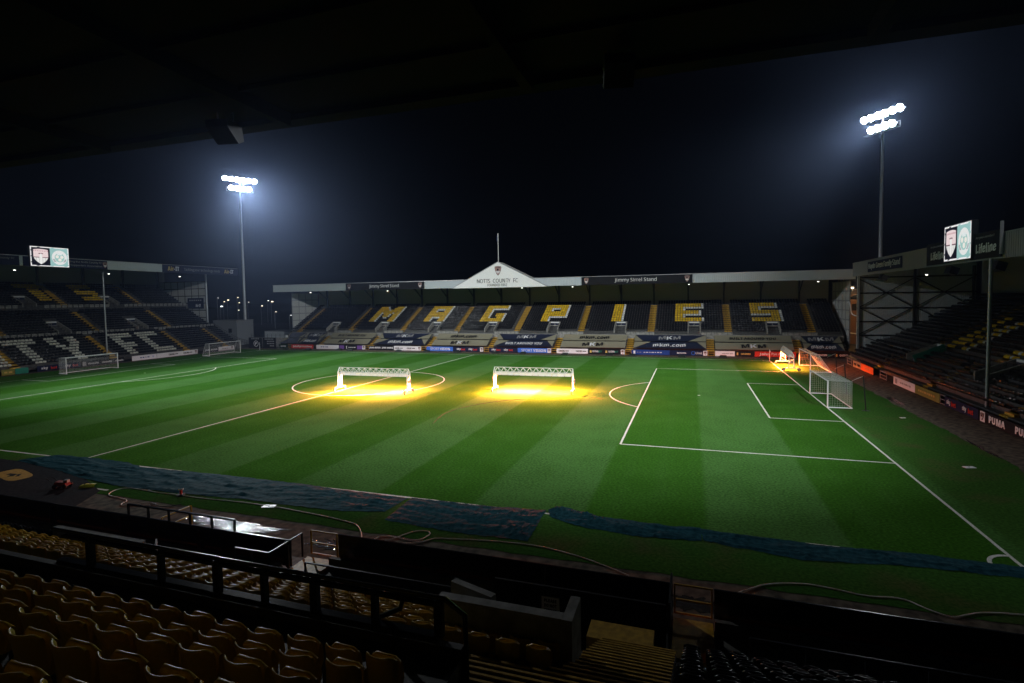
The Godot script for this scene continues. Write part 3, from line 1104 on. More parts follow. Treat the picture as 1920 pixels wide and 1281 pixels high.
func screen(called: String, label: String, xf: Transform3D, w: float, h: float) -> void:
	var o := thing(called, label, "screen", "scoreboard screens")
	o.transform = xf
	box(o, "casing", Vector3(0, 0, -0.25), Vector3(w + 0.16, h + 0.16, 0.5), M.steel_black)
	if not M.has("screen_picture"):
		var m := mat("screen_picture", Color(0, 0, 0), 0.4)
		m.emission_enabled = true
		m.emission = Color.BLACK
		m.emission_texture = badge_texture()
		m.emission_energy_multiplier = 0.85
	var q := QuadMesh.new()
	q.size = Vector2(w, h)
	part(o, "screen_face", q, M.screen_picture, Transform3D(Basis(), Vector3(0, 0, 0.006)))
	for s in [-1.0, 1.0]:
		rod(o, "bracket", Vector3(s * w * 0.3, 0, -0.5), Vector3(s * w * 0.3, 0, -1.0), 0.08, M.steel_black)


# ---------------------------------------------------------------- stand behind the right goal
func family_stand() -> void:
	var s := thing("right_end_stand", "dark roofed stand behind the right goal with scattered yellow seats", "stand", "", Vector3(60.8, 0, 0), -PI / 2)
	var f := Transform3D(Basis(Vector3.UP, -PI / 2), Vector3(60.8, 0, 0))
	# u = z
	var u0 := -35.5
	var u1 := 30.0
	terrace(s, u0, u1, 0.8, 0.75, 6, 0.7, 0.385, M.dark_concrete)
	terrace(s, u0, u1, 6.0, 3.5, 16, 0.7, 0.385, M.dark_concrete)
	box(s, "tier_wall", Vector3(-2.75, 3.1, -5.95), Vector3(65.5, 0.8, 0.1), M.dark_concrete)
	stairway(s, -33.5, 0.6, 4.2, 1.6, 9, 0.7, 0.385, M.yellow_paint)
	for u in [-21.5, -6.5, 7.5]:
		stairway(s, u, 0.6, 0.8, 0.75, 6, 0.7, 0.385, M.yellow_paint)
		stairway(s, u + 1.5, 0.6, 6.0, 3.5, 16, 0.7, 0.385, M.yellow_paint)
	for u in [-17.0, -1.0, 14.0]:
		entrance(s, u, 1.1, 3.0, 1.9, 3.2, 2.3)
	box(s, "green_side_panel", Vector3(-15.78, 3.25, -4.5), Vector3(0.06, 0.8, 3.4), M.print_teal, Basis(Vector3.RIGHT, 0.42))
	railing(s, "barrier", [Vector3(u0 + 1, 2.9, -5.2), Vector3(u1, 2.9, -5.2)], 1.0, 1.1, M.steel_black, 2, 0.04)
	part(s, "fascia", corrugated(-35.3, 32.0, 12.95, 14.95, -1.6, 0.3), M.cladding_dark)
	box(s, "fascia_cap", Vector3(-1.6, 15.0, -1.75), Vector3(67.6, 0.08, 0.5), M.cladding_dark)
	box(s, "fascia_end", Vector3(-35.4, 14.0, -2.6), Vector3(0.12, 2.0, 2.0), M.cladding_dark)
	var st := st_new()
	add_box(st, Vector3(-1.6, 15.4, -10.2), Vector3(67.2, 0.12, 17.2), Basis(Vector3.RIGHT, 0.045))
	part(s, "roof", done(st), M.roof_under)
	box(s, "rear_wall", Vector3(-1.6, 12.4, -17.9), Vector3(67.2, 7.0, 0.2), M.cladding_dark)
	for k in 4:
		box(s, "purlin", Vector3(-1.6, 14.7 + k * 0.2, -4.0 - k * 4.0), Vector3(67, 0.25, 0.15), M.steel_black)
	# cross-braced end wall
	part(s, "end_cladding", corrugated(0, 15.2, 0.4, 14.6, 0.0, 0.25, 0.035), M.cladding, Transform3D(Basis(Vector3.UP, PI / 2), Vector3(-36.2, 0, -2.4)))
	for y in [1.4, 3.9, 6.0, 8.1, 10.4, 12.8]:
		box(s, "wall_rail", Vector3(-36.02, y, -10.0), Vector3(0.16, 0.2, 15.2), M.steel_black)
	for k in 2:
		for q in [[4.0, 8.2], [8.2, 12.6], [1.0, 4.0]]:
			var za := -2.6 - k * 7.4
			var zc := za - 7.2
			for d in 2:
				var g := st_new()
				add_bar(g, Vector3(-35.9, q[0] if d else q[1], za), Vector3(-35.9, q[1] if d else q[0], zc), 0.13)
				part(s, "wall_brace", done(g), M.steel_black)
	for z in [-2.6, -9.9, -17.2]:
		box(s, "wall_post", Vector3(-35.95, 7.2, z), Vector3(0.25, 14.0, 0.3), M.steel_black)
	rod(s, "column", Vector3(-36.0, 0, -2.6), Vector3(-36.0, 13.0, -2.6), 0.2, M.galvanised)
	for u in [4.0]:
		rod(s, "column", Vector3(u, 0.6, -1.3), Vector3(u, 13.0, -1.3), 0.14, M.steel_grey)
	# lettering on the fascia
	box(s, "fascia_board", Vector3(-21.6, 14.0, -1.46), Vector3(12.2, 1.4, 0.08), M.print_navy)
	lettering(s, "Haydn Green Family Stand", 11.4, 0.95, Transform3D(Basis(), Vector3(-21.6, 14.0, -1.39)), M.print_white, "regular")
	for u in [-6.2, 2.7]:
		box(s, "fascia_board", Vector3(u, 14.2, -1.46), Vector3(4.9, 2.2, 0.08), M.print_black)
		lettering(s, "Lifeline", 3.1, 0.85, Transform3D(Basis(), Vector3(u + 0.2, 14.0, -1.39)), M.print_white, "bold italic")
		lettering(s, "Are you a member?", 2.9, 0.25, Transform3D(Basis(), Vector3(u, 14.9, -1.39)), M.print_grey, "regular")
	box(s, "board_end", Vector3(5.2, 14.6, -1.4), Vector3(0.12, 2.6, 0.2), M.galvanised)
	roof_lamp(s, Vector3(-16.2, 12.4, -4.2))
	part(s, "drain_pipe", tube(curve([Vector3(-36.2, 6.9, -2.4), Vector3(-36.8, 7.0, -2.2), Vector3(-37.3, 7.3, -2.0), Vector3(-37.4, 8.6, -1.8), Vector3(-37.7, 9.1, -1.7), Vector3(-38.1, 8.9, -1.6)], 0.1), 0.09), M.white_paint)
	# loudspeakers hung under the fascia
	for u in [-24.0, -5.0, 3.0]:
		box(s, "loudspeaker", Vector3(u, 12.4, -2.2), Vector3(1.2, 0.7, 0.7), M.steel_black, Basis(Vector3.RIGHT, -0.35))
	var xfs := []
	var cols := []
	var gl := []
	var gu := []
	for u in [-21.5, -6.5, 7.5]:
		gl.append([u, 0.75, 0, 20])
		gu.append([u + 1.5, 0.75, 0, 20])
	for u in [-17.0, -1.0, 14.0]:
		gl.append([u, 1.25, 3, 20])
		gu.append([u, 1.25, 0, 0])
	gu.append([-33.5, 0.8, 0, 6])
	fill_seats(f, xfs, cols, u0 + 1.0, u1, 0.8, 0.75, 6, 0.7, 0.385, 0.5, gl, [])
	var first := xfs.size()
	fill_seats(f, xfs, cols, u0 + 1.0, u1, 6.0, 3.5, 16, 0.7, 0.385, 0.5, gu, [])
	for i in range(first, xfs.size()):
		var p: Vector3 = f.affine_inverse() * xfs[i].origin
		var r := int((-p.z - 6.0) / 0.7)
		var slant := p.x + 15.9
		if (absf(slant) < 0.8 and r < 9) or (absf(slant - 4.0) < 0.8 and r < 9) or (absf(slant - (1.0 + r * 0.38)) < 0.8 and r < 8) or (p.x > -4.6 and p.x < 2.0 and r < 2) or (p.x > -3.4 and p.x < 2.0 and r == 3):
			cols[i] = (YELLOW if fmod(absf(slant), 1.6) < 1.2 else WHITE_SEAT) * rng.randf_range(0.85, 1.1)
	many_seats("right_end_stand_seats", "rows of dark wet seats behind the right goal with some yellow ones", xfs, cols)
	screen("scoreboard_screen", "lit scoreboard screen showing two badges on the right end stand fascia", Transform3D(Basis(Vector3.UP, -PI / 2), Vector3(62.0, 14.9, -1.6)), 5.0, 3.25)


# ---------------------------------------------------------------- the stand the picture is taken from
func floor_y(z: float) -> float:
	return 5.28 - 0.571 * (51.3 - z)


func near_stand() -> void:
	var s := thing("near_stand", "dark near stand with wet yellow seats, black rails and a low roof overhead", "stand", "", Vector3(0, 0, 39.6), PI)
	# parts in the stand's own frame: u = -x, depth = z - 39.6
	var f := Transform3D(Basis(Vector3.UP, PI), Vector3(0, 0, 39.6))
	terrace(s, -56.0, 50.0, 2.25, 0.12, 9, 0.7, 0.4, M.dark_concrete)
	box(s, "gangway_floor", Vector3(8.4, 3.3, -9.4), Vector3(83.2, 0.2, 1.7), M.dark_concrete)
	box(s, "gangway_floor", Vector3(-47.2, 3.3, -9.4), Vector3(17.6, 0.2, 1.7), M.dark_concrete)
	# upper tier: wall, gangway and steps
	box(s, "upper_wall", Vector3(10.0 - 22.6, 4.4, -10.25), Vector3(46.0, 1.86, 0.12), M.dark_concrete)
	box(s, "upper_gangway", Vector3(-12.6, 5.06, -10.85), Vector3(46.0, 0.24, 1.1), M.dark_concrete)
	terrace(s, -35.6, 10.4, 11.35, 5.28, 12, 0.7, 0.4, M.dark_concrete, "upper_terrace")
	var black_wall := box(s, "black_panel", Vector3(-31.1, 4.85, -10.12), Vector3(8.1, 0.95, 0.06), M.steel_black)
	black_wall.name = "black_panel"
	# rail on top of the panel
	var y0 := 5.33
	var posts := [27.9, 29.7, 31.0, 32.0, 33.0, 34.1, 35.18]
	box(s, "rail_sill", Vector3(-31.1, y0, -10.14), Vector3(8.1, 0.07, 0.14), M.wet_black if M.has("wet_black") else mat("wet_black", Color(0.02, 0.022, 0.026), 0.16))
	for i in posts.size():
		box(s, "rail_post", Vector3(-posts[i], y0 + 0.27, -10.14), Vector3(0.09 if i % 2 else 0.13, 0.52, 0.09), M.steel_black)
	rod(s, "hand_rail", Vector3(-26.8, y0 + 0.56, -10.1), Vector3(-35.25, y0 + 0.56, -10.1), 0.035, M.wet_black)
	box(s, "rail_board", Vector3(-31.2, y0 + 0.5, -10.16), Vector3(8.0, 0.05, 0.08), M.wet_black)
	part(s, "end_hand_rail", tube([Vector3(-35.25, y0 + 0.56, -10.1), Vector3(-35.62, y0 + 0.44, -10.2), Vector3(-35.64, 4.5, -10.2)], 0.04), M.wet_black)
	part(s, "rail_strut", tube([Vector3(-33.8, 5.2, -10.0), Vector3(-34.45, 5.55, -10.0), Vector3(-34.55, 5.8, -10.05)], 0.04), M.steel_black)
	# hoarding backs along the front and the wall behind the walkway
	for q in [[-30.0, 24.0, -0.9], [25.45, 38.12, 0.05], [39.36, 56.0, 0.05]]:
		var n := maxi(1, int((q[1] - q[0]) / 4.2))
		for k in n:
			var a: float = lerpf(q[0], q[1], float(k) / n)
			var b: float = lerpf(q[0], q[1], float(k + 1) / n)
			box(s, "hoarding_panel", Vector3(-(a + b) / 2, 0.58, q[2]), Vector3(b - a - 0.012, 1.04, 0.06), M.wet_black)
			box(s, "hoarding_post", Vector3(-b + 0.05, 0.45, q[2] - 0.11), Vector3(0.07, 1.0, 0.07), M.steel_black)
		box(s, "walkway_wall", Vector3(-(q[0] + q[1]) / 2, 0.22, q[2] - 0.55), Vector3(q[1] - q[0], 0.42, 0.16), M.shaded_near_concrete)
	box(s, "walkway_floor", Vector3(-3, -0.005, -1.2), Vector3(106, 0.03, 2.1), M.shaded_near_concrete)
	# yellow landings and gates
	for q in [[24.1, 25.4, "left"], [38.15, 39.33, "right"]]:
		box(s, "landing", Vector3(-(q[0] + q[1]) / 2, 0.06, -1.1), Vector3(q[1] - q[0], 0.1, 1.9), M.yellow_paint)
		var g := Node3D.new()
		g.name = "gate"
		g.position = Vector3(-(q[0] + q[1]) / 2, 0.1, 0.05)
		s.add_child(g, true)
		var w: float = q[1] - q[0]
		for y in [0.06, 0.5, 0.98]:
			box(g, "gate_rail", Vector3(0, y, 0), Vector3(w, 0.05, 0.05), M.yellow_paint)
		for e in [-1.0, 1.0]:
			box(g, "gate_stile", Vector3(e * (w / 2 - 0.03), 0.52, 0), Vector3(0.05, 0.9, 0.045), M.yellow_paint)
	# a lower rail, dugout-side rails and notices
	railing(s, "walkway_rail", [Vector3(-15.4, 1.1, -0.95), Vector3(-21.3, 1.1, -0.95)], 0.5, 1.15, M.wet_black, 1, 0.07)
	railing(s, "walkway_rail", [Vector3(-25.6, 0.1, -2.0), Vector3(-31.6, 0.1, -2.0)], 0.9, 1.3, M.steel_black, 1, 0.05)
	railing(s, "walkway_rail", [Vector3(-40.2, 0.1, -2.0), Vector3(-47.0, 0.1, -2.0)], 0.9, 1.3, M.wet_black, 1, 0.05)
	railing(s, "walkway_rail", [Vector3(-22.3, 0.1, -1.9), Vector3(-23.9, 0.1, -1.9), Vector3(-23.9, 0.1, -0.2)], 0.95, 0.8, M.steel_black, 1, 0.05)
	railing(s, "yellow_rail", [Vector3(-16.6, 0.0, 1.0), Vector3(-16.6, 0.0, -0.4)], 0.9, 1.4, M.yellow_paint, 2, 0.05)
	box(s, "black_screen", Vector3(-35.4, 0.75, -1.9), Vector3(5.2, 1.5, 0.08), M.print_black)
	railing(s, "screen_stay", [Vector3(-38.1, 0.1, -2.0), Vector3(-38.1, 0.1, -0.3)], 1.5, 1.7, M.steel_black, 2, 0.06)
	box(s, "notice", Vector3(-34.62, 0.95, -1.97), Vector3(0.56, 0.5, 0.03), M.print_white)
	for k in 3:
		lettering(s, ["PLEASE", "DO NOT", "SMOKE"][k], 0.38, 0.09, Transform3D(Basis(Vector3.UP, PI), Vector3(-34.62, 1.1 - k * 0.15, -1.995)), M.print_black, "bold")
	# left way out with a number three
	box(s, "exit_wall", Vector3(-17.0, 0.75, -3.2), Vector3(4.8, 1.5, 0.2), M.shaded_near_concrete)
	box(s, "number_board", Vector3(-19.9, 1.25, -3.1), Vector3(0.5, 0.55, 0.04), M.print_white, Basis(Vector3.UP, -0.7))
	lettering(s, "3", 0.28, 0.4, Transform3D(Basis(Vector3.UP, PI - 0.7), Vector3(-19.88, 1.25, -3.14)), M.print_black, "bold")
	# middle way out: low concrete wall round the stairwell
	var g2 := st_new()
	add_box(g2, Vector3(-35.05, 3.3, -7.4), Vector3(2.6, 1.8, 0.22))
	part(s, "stairwell_wall", done(g2), M.concrete)
	var g3 := st_new()
	add_box(g3, Vector3(-36.45, 3.0, -7.1), Vector3(0.2, 2.39, 0.82))
	part(s, "stairwell_wall", done(g3), M.concrete)
	var g4 := st_new()
	add_box(g4, Vector3(-34.3, 3.3, -6.96), Vector3(1.1, 1.79, 0.16), Basis(Vector3.UP, -0.3))
	part(s, "stairwell_wall", done(g4), M.concrete)
	# yellow-nosed steps beside it
	for k in 19:
		var z := 43.3 + k * 0.35
		var y := 1.42 + 0.182 * k
		var wide := z > 47.6
		var cx := -35.8 if wide else -37.4
		var w := 4.9 if wide else 1.85
		box(s, "step", Vector3(cx, y - 0.15, -(z - 39.6) - 0.19), Vector3(w, 0.28, 0.37), M.dark_concrete)
		box(s, "step_nosing", Vector3(cx, y + 0.004, -(z - 39.6) - 0.026), Vector3(w, 0.024, 0.045), M.yellow_paint)
	box(s, "landing", Vector3(-36.9, 1.2, -3.3), Vector3(1.7, 0.3, 0.75), M.yellow_paint)
	# roof over the camera
	var roof := Node3D.new()
	roof.name = "roof"
	s.add_child(roof)
	var tilt := 0.03
	var deck := st_new()
	add_box(deck, Vector3(0, 17.62, -12.0), Vector3(125, 0.1, 25), Basis(Vector3.RIGHT, tilt))
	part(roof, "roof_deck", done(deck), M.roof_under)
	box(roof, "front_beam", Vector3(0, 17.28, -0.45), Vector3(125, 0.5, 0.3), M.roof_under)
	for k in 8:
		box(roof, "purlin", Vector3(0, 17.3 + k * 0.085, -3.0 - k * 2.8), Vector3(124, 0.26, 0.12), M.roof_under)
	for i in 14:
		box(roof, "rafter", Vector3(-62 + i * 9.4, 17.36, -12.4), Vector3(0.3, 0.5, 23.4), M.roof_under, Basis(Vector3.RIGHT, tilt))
	# ribbed lining sheets; their gold colour paints in the yellow light they catch
	for q in [[18.0, 3.6], [24.5, 4.2], [27.2, 3.0], [34.3, 5.0], [40.5, 3.4], [46.0, 4.0]]:
		for k in 9:
			box(roof, "gold_lit_rib", Vector3(-q[0] - k * 0.11, 17.47 + 0.03 * (q[1] - 0.4), -q[1] - 1.5), Vector3(0.05, 0.03, 2.4), M.print_gold)
	for q in [[22.3, 16.5, -1.2], [36.7, 16.6, -1.2]]:
		var sp := thing("hanging_loudspeaker", ["black loudspeaker box hanging from the near roof edge above the left floodlight", "black loudspeaker box hanging from the near roof above the middle of the pitch"][0 if q[0] < 30 else 1], "loudspeaker", "loudspeakers under the near roof", Vector3(q[0], q[1], 41.1), PI + 0.2)
		var b := st_new()
		var pr := [Vector3(0, 0.36, 0.3), Vector3(0, -0.2, 0.42), Vector3(0, -0.36, 0.1), Vector3(0, 0.1, -0.5), Vector3(0, 0.36, -0.5)]
		var hx := Vector3(0.42, 0, 0)
		for i in pr.size():
			quad(b, pr[i] - hx, pr[(i + 1) % 5] - hx, pr[(i + 1) % 5] + hx, pr[i] + hx)
		for i in 3:
			tri(b, pr[0] + hx, pr[i + 1] + hx, pr[i + 2] + hx)
			tri(b, pr[0] - hx, pr[i + 2] - hx, pr[i + 1] - hx)
		part(sp, "cabinet", done(b), M.steel_black)
		rod(sp, "hanger", Vector3(-0.3, 0.3, 0), Vector3(-0.3, 0.95, 0), 0.03, M.galvanised)
		rod(sp, "hanger", Vector3(0.3, 0.3, 0), Vector3(0.3, 0.95, 0), 0.03, M.galvanised)
		for k in 3:
			box(sp, "bolt", Vector3(0.43, -0.2 + k * 0.2, 0.25 - k * 0.1), Vector3(0.03, 0.05, 0.05), M.galvanised)
	near_seats(f)


func near_seats(f: Transform3D) -> void:
	var spots := []   # [point, yellow, tier word, row, number in the row]
	var sp := 0.575
	for r in 9:
		var z := 42.3 + 0.7 * r
		var count := 0
		var x := 36.1
		while x > -6.0:
			var ok := true
			if r < 7 and x > 33.0:
				ok = false
			if r <= 6 and x > 33.0:
				ok = false
			if r <= 2 and x > 13.6 and x < 20.6:
				ok = false
			if x > -1.0 and x < 0.6:
				ok = false
			if ok:
				spots.append([Vector3(x, floor_y(z), z), r > 1, "lower", r, count])
				count += 1
			x -= sp
		x = 38.7
		count = 0
		while x < 54.0:
			spots.append([Vector3(x, floor_y(z), z), false, "right", r, count])
			count += 1
			x += sp
	for r in 8:
		var z := 51.3 + 0.7 * r
		var count := 0
		var x := 35.2
		while x > 14.0:
			spots.append([Vector3(x, floor_y(z), z), true, "upper", r, count])
			count += 1
			x -= sp
	var shown := []
	var rest := []
	var inv := cam.transform.affine_inverse()
	for q in spots:
		var p: Vector3 = inv * (q[0] + Vector3(0, 0.8, 0))
		var inside: bool = p.z < -0.5 and absf(p.x / -p.z - -0.026) < 1.02 and p.y / -p.z > -0.72 and p.y / -p.z < 0.6
		if inside:
			shown.append([q[0].distance_to(cam.position), q])
		else:
			rest.append(q)
	shown.sort_custom(func(a, b): return a[0] < b[0])
	for i in range(300, shown.size()):
		rest.append(shown[i][1])
	var back := seat_mesh(15, true)
	var pan := pan_mesh(7)
	var made := {}
	for i in mini(300, shown.size()):
		var q: Array = shown[i][1]
		var yellow: bool = q[1]
		var where: String = {"upper": "block nearest the camera", "lower": "block below the black rail", "right": "dark block right of steps"}[q[2]]
		var side: String = "left" if q[2] == "right" else "right"
		var label := "%s seat, %s from %s, row %s, %s" % ["yellow" if yellow else "black", ordinal(q[4]), side, ["one", "two", "three", "four", "five", "six", "seven", "eight", "nine"][q[3]], where]
		var turn := PI + rng.randf_range(-0.04, 0.04)
		var o: Node3D
		var look: String = "black" if not yellow else ["yellow", "faded", "worn"][rng.randi() % 3]
		if made.has(look):
			o = made[look].duplicate()
			o.name = numbered("stadium_seat")
			add_child(o)
			o.position = q[0]
			o.rotation = Vector3(rng.randf_range(-0.05, 0.05), turn, rng.randf_range(-0.015, 0.015))
		else:
			o = thing("stadium_seat", "", "seat", "", q[0], turn)
			var m: Material = {"black": M.seat_black, "yellow": M.seat_yellow, "faded": M.seat_faded, "worn": M.seat_worn}[look]
			part(o, "backrest", back, m)
			part(o, "seat_pan", pan, m)
			for e in [-1.0, 1.0]:
				box(o, "bracket", Vector3(e * 0.19, 0.24, 0.02), Vector3(0.035, 0.48, 0.09), M.steel_black)
			made[look] = o
		tag(o, label, "seat", "moulded plastic seats of the near stand")
	var xfs := []
	var cols := []
	for q in rest:
		xfs.append(Transform3D(Basis(Vector3.UP, PI + rng.randf_range(-0.04, 0.04)), q[0]))
		cols.append((YELLOW if q[1] else BLACK) * rng.randf_range(0.85, 1.1))
	many_seats("near_stand_seats", "remaining wet seats of the near stand further along its rows", xfs, cols)


# ---------------------------------------------------------------- floodlights
func floodlight_tower(depth_word: String, side: String, at: Vector3) -> void:
	var t := thing("floodlight_tower", "tall floodlight tower on a tapered pole beyond the %s %s corner" % [depth_word, side], "floodlight", "corner floodlight towers", at)
	var aim := Vector3(0, 0, 0) - at
	t.rotation.y = atan2(aim.x, aim.z)
	var rows := []
	for k in 2:
		var ring := []
		var r: float = [0.42, 0.2][k]
		for i in 12:
			ring.append(Vector3(cos(TAU * i / 12.0) * r, [0.0, 38.2][k], -sin(TAU * i / 12.0) * r))
		rows.append(ring)
	part(t, "pole", smooth_grid(rows, true), M.galvanised)
	for y in [12.0, 25.0]:
		rod(t, "pole_joint", Vector3(0, y, 0), Vector3(0, y + 0.25, 0), 0.42 - y * 0.005, M.galvanised)
	box(t, "platform", Vector3(0, 37.7, 0.3), Vector3(5.8, 0.08, 1.0), M.galvanised)
	railing(t, "platform_rail", [Vector3(-2.9, 37.7, -0.2), Vector3(2.9, 37.7, -0.2)], 1.0, 1.4, M.galvanised, 1, 0.05)
	for row in [[40.6, 6], [38.5, 4]]:
		box(t, "cross_arm", Vector3(0, row[0] - 0.1, 0), Vector3(row[1] * 1.3, 0.16, 0.16), M.galvanised)
		for i in row[1]:
			var l := Node3D.new()
			l.name = "lamp"
			l.transform = Transform3D(Basis(Vector3.RIGHT, 0.5), Vector3((i - (row[1] - 1) / 2.0) * 1.28, row[0], 0.35))
			t.add_child(l, true)
			box(l, "lamp_housing", Vector3(0, 0, -0.2), Vector3(0.86, 0.86, 0.34), M.steel_grey)
			var face := CylinderMesh.new()
			face.top_radius = 0.58
			face.bottom_radius = 0.58
			face.height = 0.06
			face.radial_segments = 18
			part(l, "lamp_face", face if not M.has("lamp_face_mesh") else face, M.flood_lamp, Transform3D(Basis(Vector3.RIGHT, PI / 2), Vector3(0, 0, 0.03)))
	rod(t, "mast_head", Vector3(0, 38.2, 0), Vector3(0, 41.2, 0), 0.16, M.galvanised)
	var s := SpotLight3D.new()
	s.name = "flood_light"
	add_child(s)
	var front := Vector3(aim.x, 0, aim.z).normalized()
	s.position = at + Vector3(0, 39.6, 0) + front * 1.1
	var goal: Vector3 = {"far left": Vector3(-6, 0, -8), "far right": Vector3(14, 0, -5), "near left": Vector3(-10, 0, -13), "near right": Vector3(6, 0, -18)}[depth_word + " " + side]
	s.look_at_from_position(s.position, goal)
	s.light_color = lin(Color(0.93, 0.98, 1.0))
	s.light_energy = {"far left": 4200.0, "far right": 3800.0, "near left": 7400.0, "near right": 6000.0}[depth_word + " " + side]
	s.light_size = 0.8
	s.spot_angle = {"far left": 25.0, "far right": 27.0, "near left": 25.5, "near right": 36.0}[depth_word + " " + side]
	s.spot_angle_attenuation = 1.0
	s.spot_range = 400.0
	s.spot_attenuation = 2.0
	s.shadow_enabled = true


# ---------------------------------------------------------------- beyond the stands
func street_light(label: String, at: Vector3, bulb: Material, r := 0.35, base := -0.03) -> void:
	var o := thing("street_lamp", label, "street lamp", "lamps in the streets outside", Vector3(at.x, base, at.z))
	rod(o, "post", Vector3.ZERO, Vector3(0, at.y - base - 0.1, 0), 0.09, M.steel_grey)
	rod(o, "arm", Vector3(0, at.y - base - 0.1, 0), Vector3(0.6, at.y - base + 0.1, 0), 0.06, M.steel_grey)
	box(o, "lamp_bulb", Vector3(0.7, at.y - base, 0), Vector3(r * 2, r, r * 1.4), bulb)


func surroundings() -> void:
	# dark rising town beyond the far left corner
	var rows := []
	var n := FastNoiseLite.new()
	n.seed = 5
	n.frequency = 0.01
	for j in 13:
		var row := []
		for i in 41:
			var x := -320.0 + i * 16.0
			var z := -150.0 - j * 20.0
			row.append(Vector3(x, -0.1 + 9.0 * smoothstep(0.0, 8.0, j) + 3.0 * n.get_noise_2d(x, z) * minf(1.0, j / 4.0), z))
		rows.append(row)
	var hill := part(self, "hillside", smooth_grid(rows), mat("hill_earth", Color(0.03, 0.035, 0.025), 0.9))
	tag(hill, "dark rising ground of the town beyond the stadium", "hill", "", "structure")
	var lamps := [[-193.7, 13.2, -150.0, 0.25, "faintest lamp at the left of the town lights"], [-189.7, 11.2, -150.0, 0.35, "small lamp second from the left of the town lights"], [-187.1, 12.0, -150.0, 0.5, "oval white lamp highest of the left three town lights"], [-147.1, 9.1, -110.0, 0.5, "bright lamp nearest the left stand's end wall, lowest of the left group"], [-201.9, 13.5, -170.0, 0.35, "upright white lamp, highest of the town lights"], [-190.5, 10.6, -160.0, 0.35, "small lamp left of the floodlight pole below the highest one"], [-187.3, 11.1, -160.0, 0.35, "lamp just left of the floodlight pole"], [-184.2, 10.8, -160.0, 0.25, "faint lamp just right of the floodlight pole"], [-155.7, 8.9, -140.0, 0.4, "yellowish lamp midway between the floodlight pole and the far stand"], [-171.3, 11.4, -160.0, 0.35, "orange lamp left of the bright one by the far stand"], [-159.2, 10.9, -150.0, 0.55, "bright white lamp nearest the far stand's roof end"], [-119.3, 6.7, -110.0, 0.25, "low lamp below the bright one near the far stand"], [-103.0, 5.6, -100.0, 0.22, "lowest lamp close against the far stand's end wall"], [-148.7, 7.3, -120.0, 0.3, "dim lamp below the two beside the floodlight pole"]]
	for k in lamps.size():
		var l: Array = lamps[k]
		street_light(l[4], Vector3(l[0], l[1], l[2]), M.street_bulb if k % 3 else M.street_bulb_white, l[3] * 0.7)
	# low grey store behind the far left corner and a pale block beside the left stand
	var b := thing("store_building", "low grey flat-roofed store behind the far left corner flag", "building", "", Vector3(-60.0, 0, -52.0))
	box(b, "wall", Vector3(0, 1.5, 0), Vector3(10.5, 3.0, 5.0), M.cladding)
	box(b, "roof", Vector3(0, 3.06, 0), Vector3(10.8, 0.12, 5.3), M.cladding_dark)
	box(b, "door", Vector3(2.5, 1.1, 2.53), Vector3(1.2, 2.2, 0.06), M.cladding_dark)
	var c := thing("pale_block_building", "small pale block standing against the left stand's far corner post", "building", "", Vector3(-70.5, 0, -45.0))
	box(c, "wall", Vector3(0, 3.0, 0), Vector3(7.4, 6.0, 5.0), M.cladding_dark)
	box(c, "roof", Vector3(0, 6.1, 0), Vector3(7.6, 0.16, 5.2), M.cladding_dark)
	box(c, "window", Vector3(1.6, 3.6, 2.53), Vector3(1.0, 1.0, 0.06), M.print_black)
	# corner wall of two printed boards
	var k := 0
	for q in [[-55.3, 3.6], [-51.4, 3.5]]:
		var p := thing("corner_banner", ["black banner with a white ring emblem beside the far left corner", "black banner with four short lines of text beside the far left corner flag"][k], "banner", "tall black corner banners", Vector3(q[0], 0, -36.6))
		box(p, "panel", Vector3(0, 1.25, 0), Vector3(q[1], 2.4, 0.08), M.print_black)
		for e in [-1.0, 1.0]:
			box(p, "post", Vector3(e * (q[1] / 2 + 0.05), 1.25, -0.02), Vector3(0.08, 2.5, 0.08), M.steel_black)
		if k == 0:
			for j in 5:
				box(p, "printed_dash", Vector3(-0.9 + j * 0.45, 2.2, 0.05), Vector3(0.3, 0.22, 0.02), M.print_grey)
			var ring := TorusMesh.new()
			ring.inner_radius = 0.56
			ring.outer_radius = 0.68
			ring.rings = 28
			ring.ring_segments = 5
			part(p, "ring_emblem", ring, M.print_white, Transform3D(Basis(Vector3.RIGHT, PI / 2) * Basis.from_scale(Vector3(1, 0.3, 1)), Vector3(0.2, 1.1, 0.05)))
			lettering(p, "P", 0.55, 0.6, Transform3D(Basis(), Vector3(0.2, 1.1, 0.06)), M.print_white, "bold heavy italic")
		else:
			for j in 4:
				for i in [6, 5, 5, 3][j]:
					box(p, "printed_dash", Vector3([0.0, 0.4, 0.4, 0.75][j] + (i - ([6, 5, 5, 3][j] - 1) / 2.0) * 0.42, 2.15 - j * 0.5, 0.05), Vector3(0.3, 0.22, 0.02), M.print_grey)
		k += 1
	# wall and barrier behind them
	var wall := thing("boundary_wall", "low grey wall closing the far left corner between two stands", "wall", "", Vector3(-55.0, 0, -40.5))
	box(wall, "wall_face", Vector3(0, 1.1, 0), Vector3(11.0, 2.2, 0.2), M.concrete)
	railing(wall, "wall_railing", [Vector3(-5.4, 2.2, 0), Vector3(5.4, 2.2, 0)], 0.8, 1.2, M.steel_black, 2, 0.04)
	# lit gap at the right
	var h := thing("corner_house", "small brick house lit orange in the gap beside the right end stand", "house", "", Vector3(72.5, 0, -69.2))
	box(h, "wall", Vector3(0, 4.6, 0), Vector3(7.5, 9.2, 6.0), M.brick_dark)
	var r := st_new()
	for e in [-1.0, 1.0]:
		add_box(r, Vector3(e * 2.0, 10.1, 0), Vector3(4.8, 0.15, 6.6), Basis(Vector3.BACK, -e * 0.5))
	part(h, "roof", done(r), M.brick_dark)
